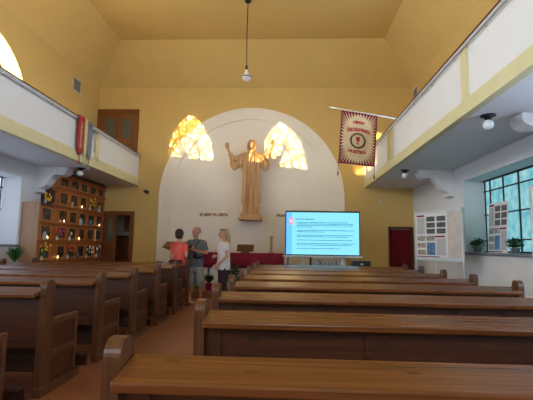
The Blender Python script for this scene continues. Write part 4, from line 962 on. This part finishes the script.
def woman_red():
    p = thing('person', 'woman with short dark hair in a coral red top, seen from behind', 'person', (-2.60, 10.08, 0), math.radians(160))
    hd = (0, -.02, 1.665)
    bm = bmesh.new(); head(bm, hd, 1.0); tube(bm, [(0, .01, 1.42), (0, 0, 1.6)], [.05, .046], 12)
    loft(bm, [(0, 0, .86, .165, .12), (0, 0, 1.02, .14, .105), (0, 0, 1.2, .14, .10), (0, 0, 1.36, .155, .10), (0, 0, 1.45, .12, .075), (0, 0, 1.5, .06, .05)], 24)
    A = [(-.17, 0, 1.40), (-.225, .02, 1.14), (-.12, -.2, 1.24)]; B = [(.17, 0, 1.40), (.235, .03, 1.13), (.22, -.06, .92)]
    arm(bm, A, (.042, .035, .022)); arm(bm, B, (.042, .035, .022))
    hand(bm, A[2], (.6, -.7, .5), (.7, .5, 0), 1, .17, .5); hand(bm, B[2], (-.05, -.15, -1), (-1, 0, 0), 1, .17, .5)
    leg(bm, (.085, 0, .86), (.09, -.02, .46), (.1, .03, .07), (.11, -.13, .03), (.085, .052, .034)); leg(bm, (-.085, 0, .86), (-.22, .0, .46), (-.37, .02, .07), (-.40, -.11, .03), (.085, .052, .034))
    remeshed(bm, 'body', 'skin', p, .008, 2); face_bits(p, hd)
    bm = bmesh.new(); loft(bm, [(0, 0, .92, .185, .14), (0, 0, 1.05, .17, .13), (0, 0, 1.2, .168, .125), (0, 0, 1.33, .178, .125), (0, 0, 1.42, .15, .1), (0, 0, 1.48, .075, .065)], 32, .03, 6)
    for sx, Q in ((-1, A), (1, B)): a_, b_ = Vector(Q[0]), Vector(Q[1]); tube(bm, [a_+Vector((-sx*.04, 0, .02)), a_, a_.lerp(b_, .55)], [.055, .066, .058], 14)
    remeshed(bm, 'top', 'coral', p, .01, 3)
    bm = bmesh.new(); loft(bm, [(0, 0, .5, .24, .18), (0, 0, .7, .21, .16), (0, 0, .9, .18, .135), (0, 0, .98, .16, .12)], 32, .06, 8); remeshed(bm, 'skirt', 'maroon', p, .01, 2)
    bm = bmesh.new(); ball(bm, (0, .018, 1.70), .112, (.95, 1.0, .98), 3); ball(bm, (0, .03, 1.63), .10, (1.02, .85, .85), 3)
    bm3 = remeshed(bm, 'hair', 'hair_dark', p, .01, 2)
    bm = bmesh.new(); tube(bm, [(-.10, .03, 1.475), (-.07, .13, 1.36), (.02, .14, 1.2), (.12, .13, 1.04)], .012, 8, sy=.5); tube(bm, [(-.10, .03, 1.475), (-.07, -.12, 1.36), (.02, -.14, 1.2), (.16, -.1, 1.04)], .012, 8, sy=.5); finish(bm, 'strap', 'strap', p, True)
    bm = bmesh.new(); tube(bm, [(-.17, .10, 1.01), (-.06, .165, 1.0), (.07, .165, 1.0), (.19, .10, 1.0)], [.035, .05, .05, .035], 12); finish(bm, 'waist_bag', 'black', p, True)
    for c in ((.105, -.04), (-.385, -.06)):
        bm = bmesh.new(); ball(bm, (c[0], c[1], .04), .06, (.8, 2.0, .62), 2); finish(bm, 'shoe', 'shoe', p, True)
woman_red()

def woman_white():
    p = thing('person', 'woman with blond shoulder hair in a white t-shirt and dark trousers, standing in profile', 'person', (-1.52, 10.25, 0), math.radians(-62)); p.scale = (1.1, 1.1, 1.02)
    hd = (0, -.03, 1.66)
    bm = bmesh.new(); head(bm, hd, 1.0); tube(bm, [(0, .02, 1.42), (0, -.01, 1.6)], [.05, .046], 12)
    loft(bm, [(0, 0, .84, .17, .125), (0, 0, 1.02, .145, .11), (0, 0, 1.2, .14, .105), (0, -.01, 1.34, .155, .11), (0, 0, 1.45, .12, .075), (0, 0, 1.5, .06, .05)], 24)
    A = [(.17, 0, 1.40), (.21, .0, 1.12), (.13, -.20, .93)]; B = [(-.17, 0, 1.40), (-.2, -.02, 1.13), (.02, -.26, 1.11)]
    arm(bm, A, (.042, .035, .022)); arm(bm, B, (.042, .035, .022))
    hand(bm, A[2], (-.1, -.4, -.9), (-1, 0, 0), -1, .17, .9); hand(bm, B[2], (1, -.1, .05), (0, 1, 0), 1, .17, .5)
    for sx in (-1, 1): leg(bm, (sx*.085, 0, .86), (sx*.09, -.02, .46), (sx*.1, .03, .07), (sx*.11, -.13, .03), (.085, .052, .034))
    remeshed(bm, 'body', 'skin', p, .008, 2); face_bits(p, hd)
    bm = bmesh.new(); loft(bm, [(0, 0, .80, .185, .15), (0, 0, .95, .18, .145), (0, 0, 1.1, .17, .135), (0, 0, 1.25, .17, .135), (0, -.01, 1.35, .175, .135), (0, 0, 1.43, .15, .1), (0, 0, 1.48, .08, .065)], 32, .03, 6)
    for sx, Q in ((1, A), (-1, B)): a_, b_ = Vector(Q[0]), Vector(Q[1]); tube(bm, [a_+Vector((-sx*.04, 0, .02)), a_, a_.lerp(b_, .5)], [.06, .07, .066], 14)
    remeshed(bm, 't_shirt', 'twhite', p, .01, 3)
    bm = bmesh.new(); loft(bm, [(0, 0, .74, .165, .12), (0, 0, .84, .175, .135), (0, 0, .92, .165, .125)], 24)
    for sx in (-1, 1): tube(bm, [(sx*.085, 0, .84), (sx*.09, -.01, .48), (sx*.1, .02, .10)], [.10, .072, .058], 16)
    remeshed(bm, 'trousers', 'trousers', p, .01, 2)
    bm = bmesh.new(); ball(bm, (0, .015, 1.70), .108, (.88, 1.0, .96), 3)
    for x in (-.075, -.04, 0, .04, .075): tube(bm, [(x, .03, 1.70), (x*1.2, .075, 1.58), (x*1.15, .085, 1.47), (x, .07, 1.40)], [.045, .045, .038, .015], 8)
    remeshed(bm, 'hair', 'hair_blond', p, .01, 2)
    bm = bmesh.new(); tube(bm, [(-.085, .0, 1.74), (-.05, -.085, 1.77), (.05, -.085, 1.77), (.085, .0, 1.74)], .008, 6)
    for sx in (-1, 1): ball(bm, (sx*.038, -.088, 1.768), .026, (1, .4, .7))
    finish(bm, 'sunglasses', 'black', p, True)
    for sx in (-1, 1): bm = bmesh.new(); ball(bm, (sx*.105, -.04, .04), .06, (.8, 2.0, .62), 2); finish(bm, 'shoe', 'shoe', p, True)
    # crumpled white paper cup in the lowered hand
    c = Matrix.Rotation(math.radians(-62), 3, 'Z') @ Vector((.11, -.275, .87))
    q = thing('paper_cup', 'small white paper cup in the lowered hand of the woman in white', 'cup', (c.x-1.52, c.y+10.25, c.z-.05))
    bm = bmesh.new(); lathe(bm, [(0, 0), (.026, 0), (.036, .1), (.033, .1), (.024, .005), (0, .005)], seg=16); finish(bm, 'cup', 'paper', q, True)
woman_white()
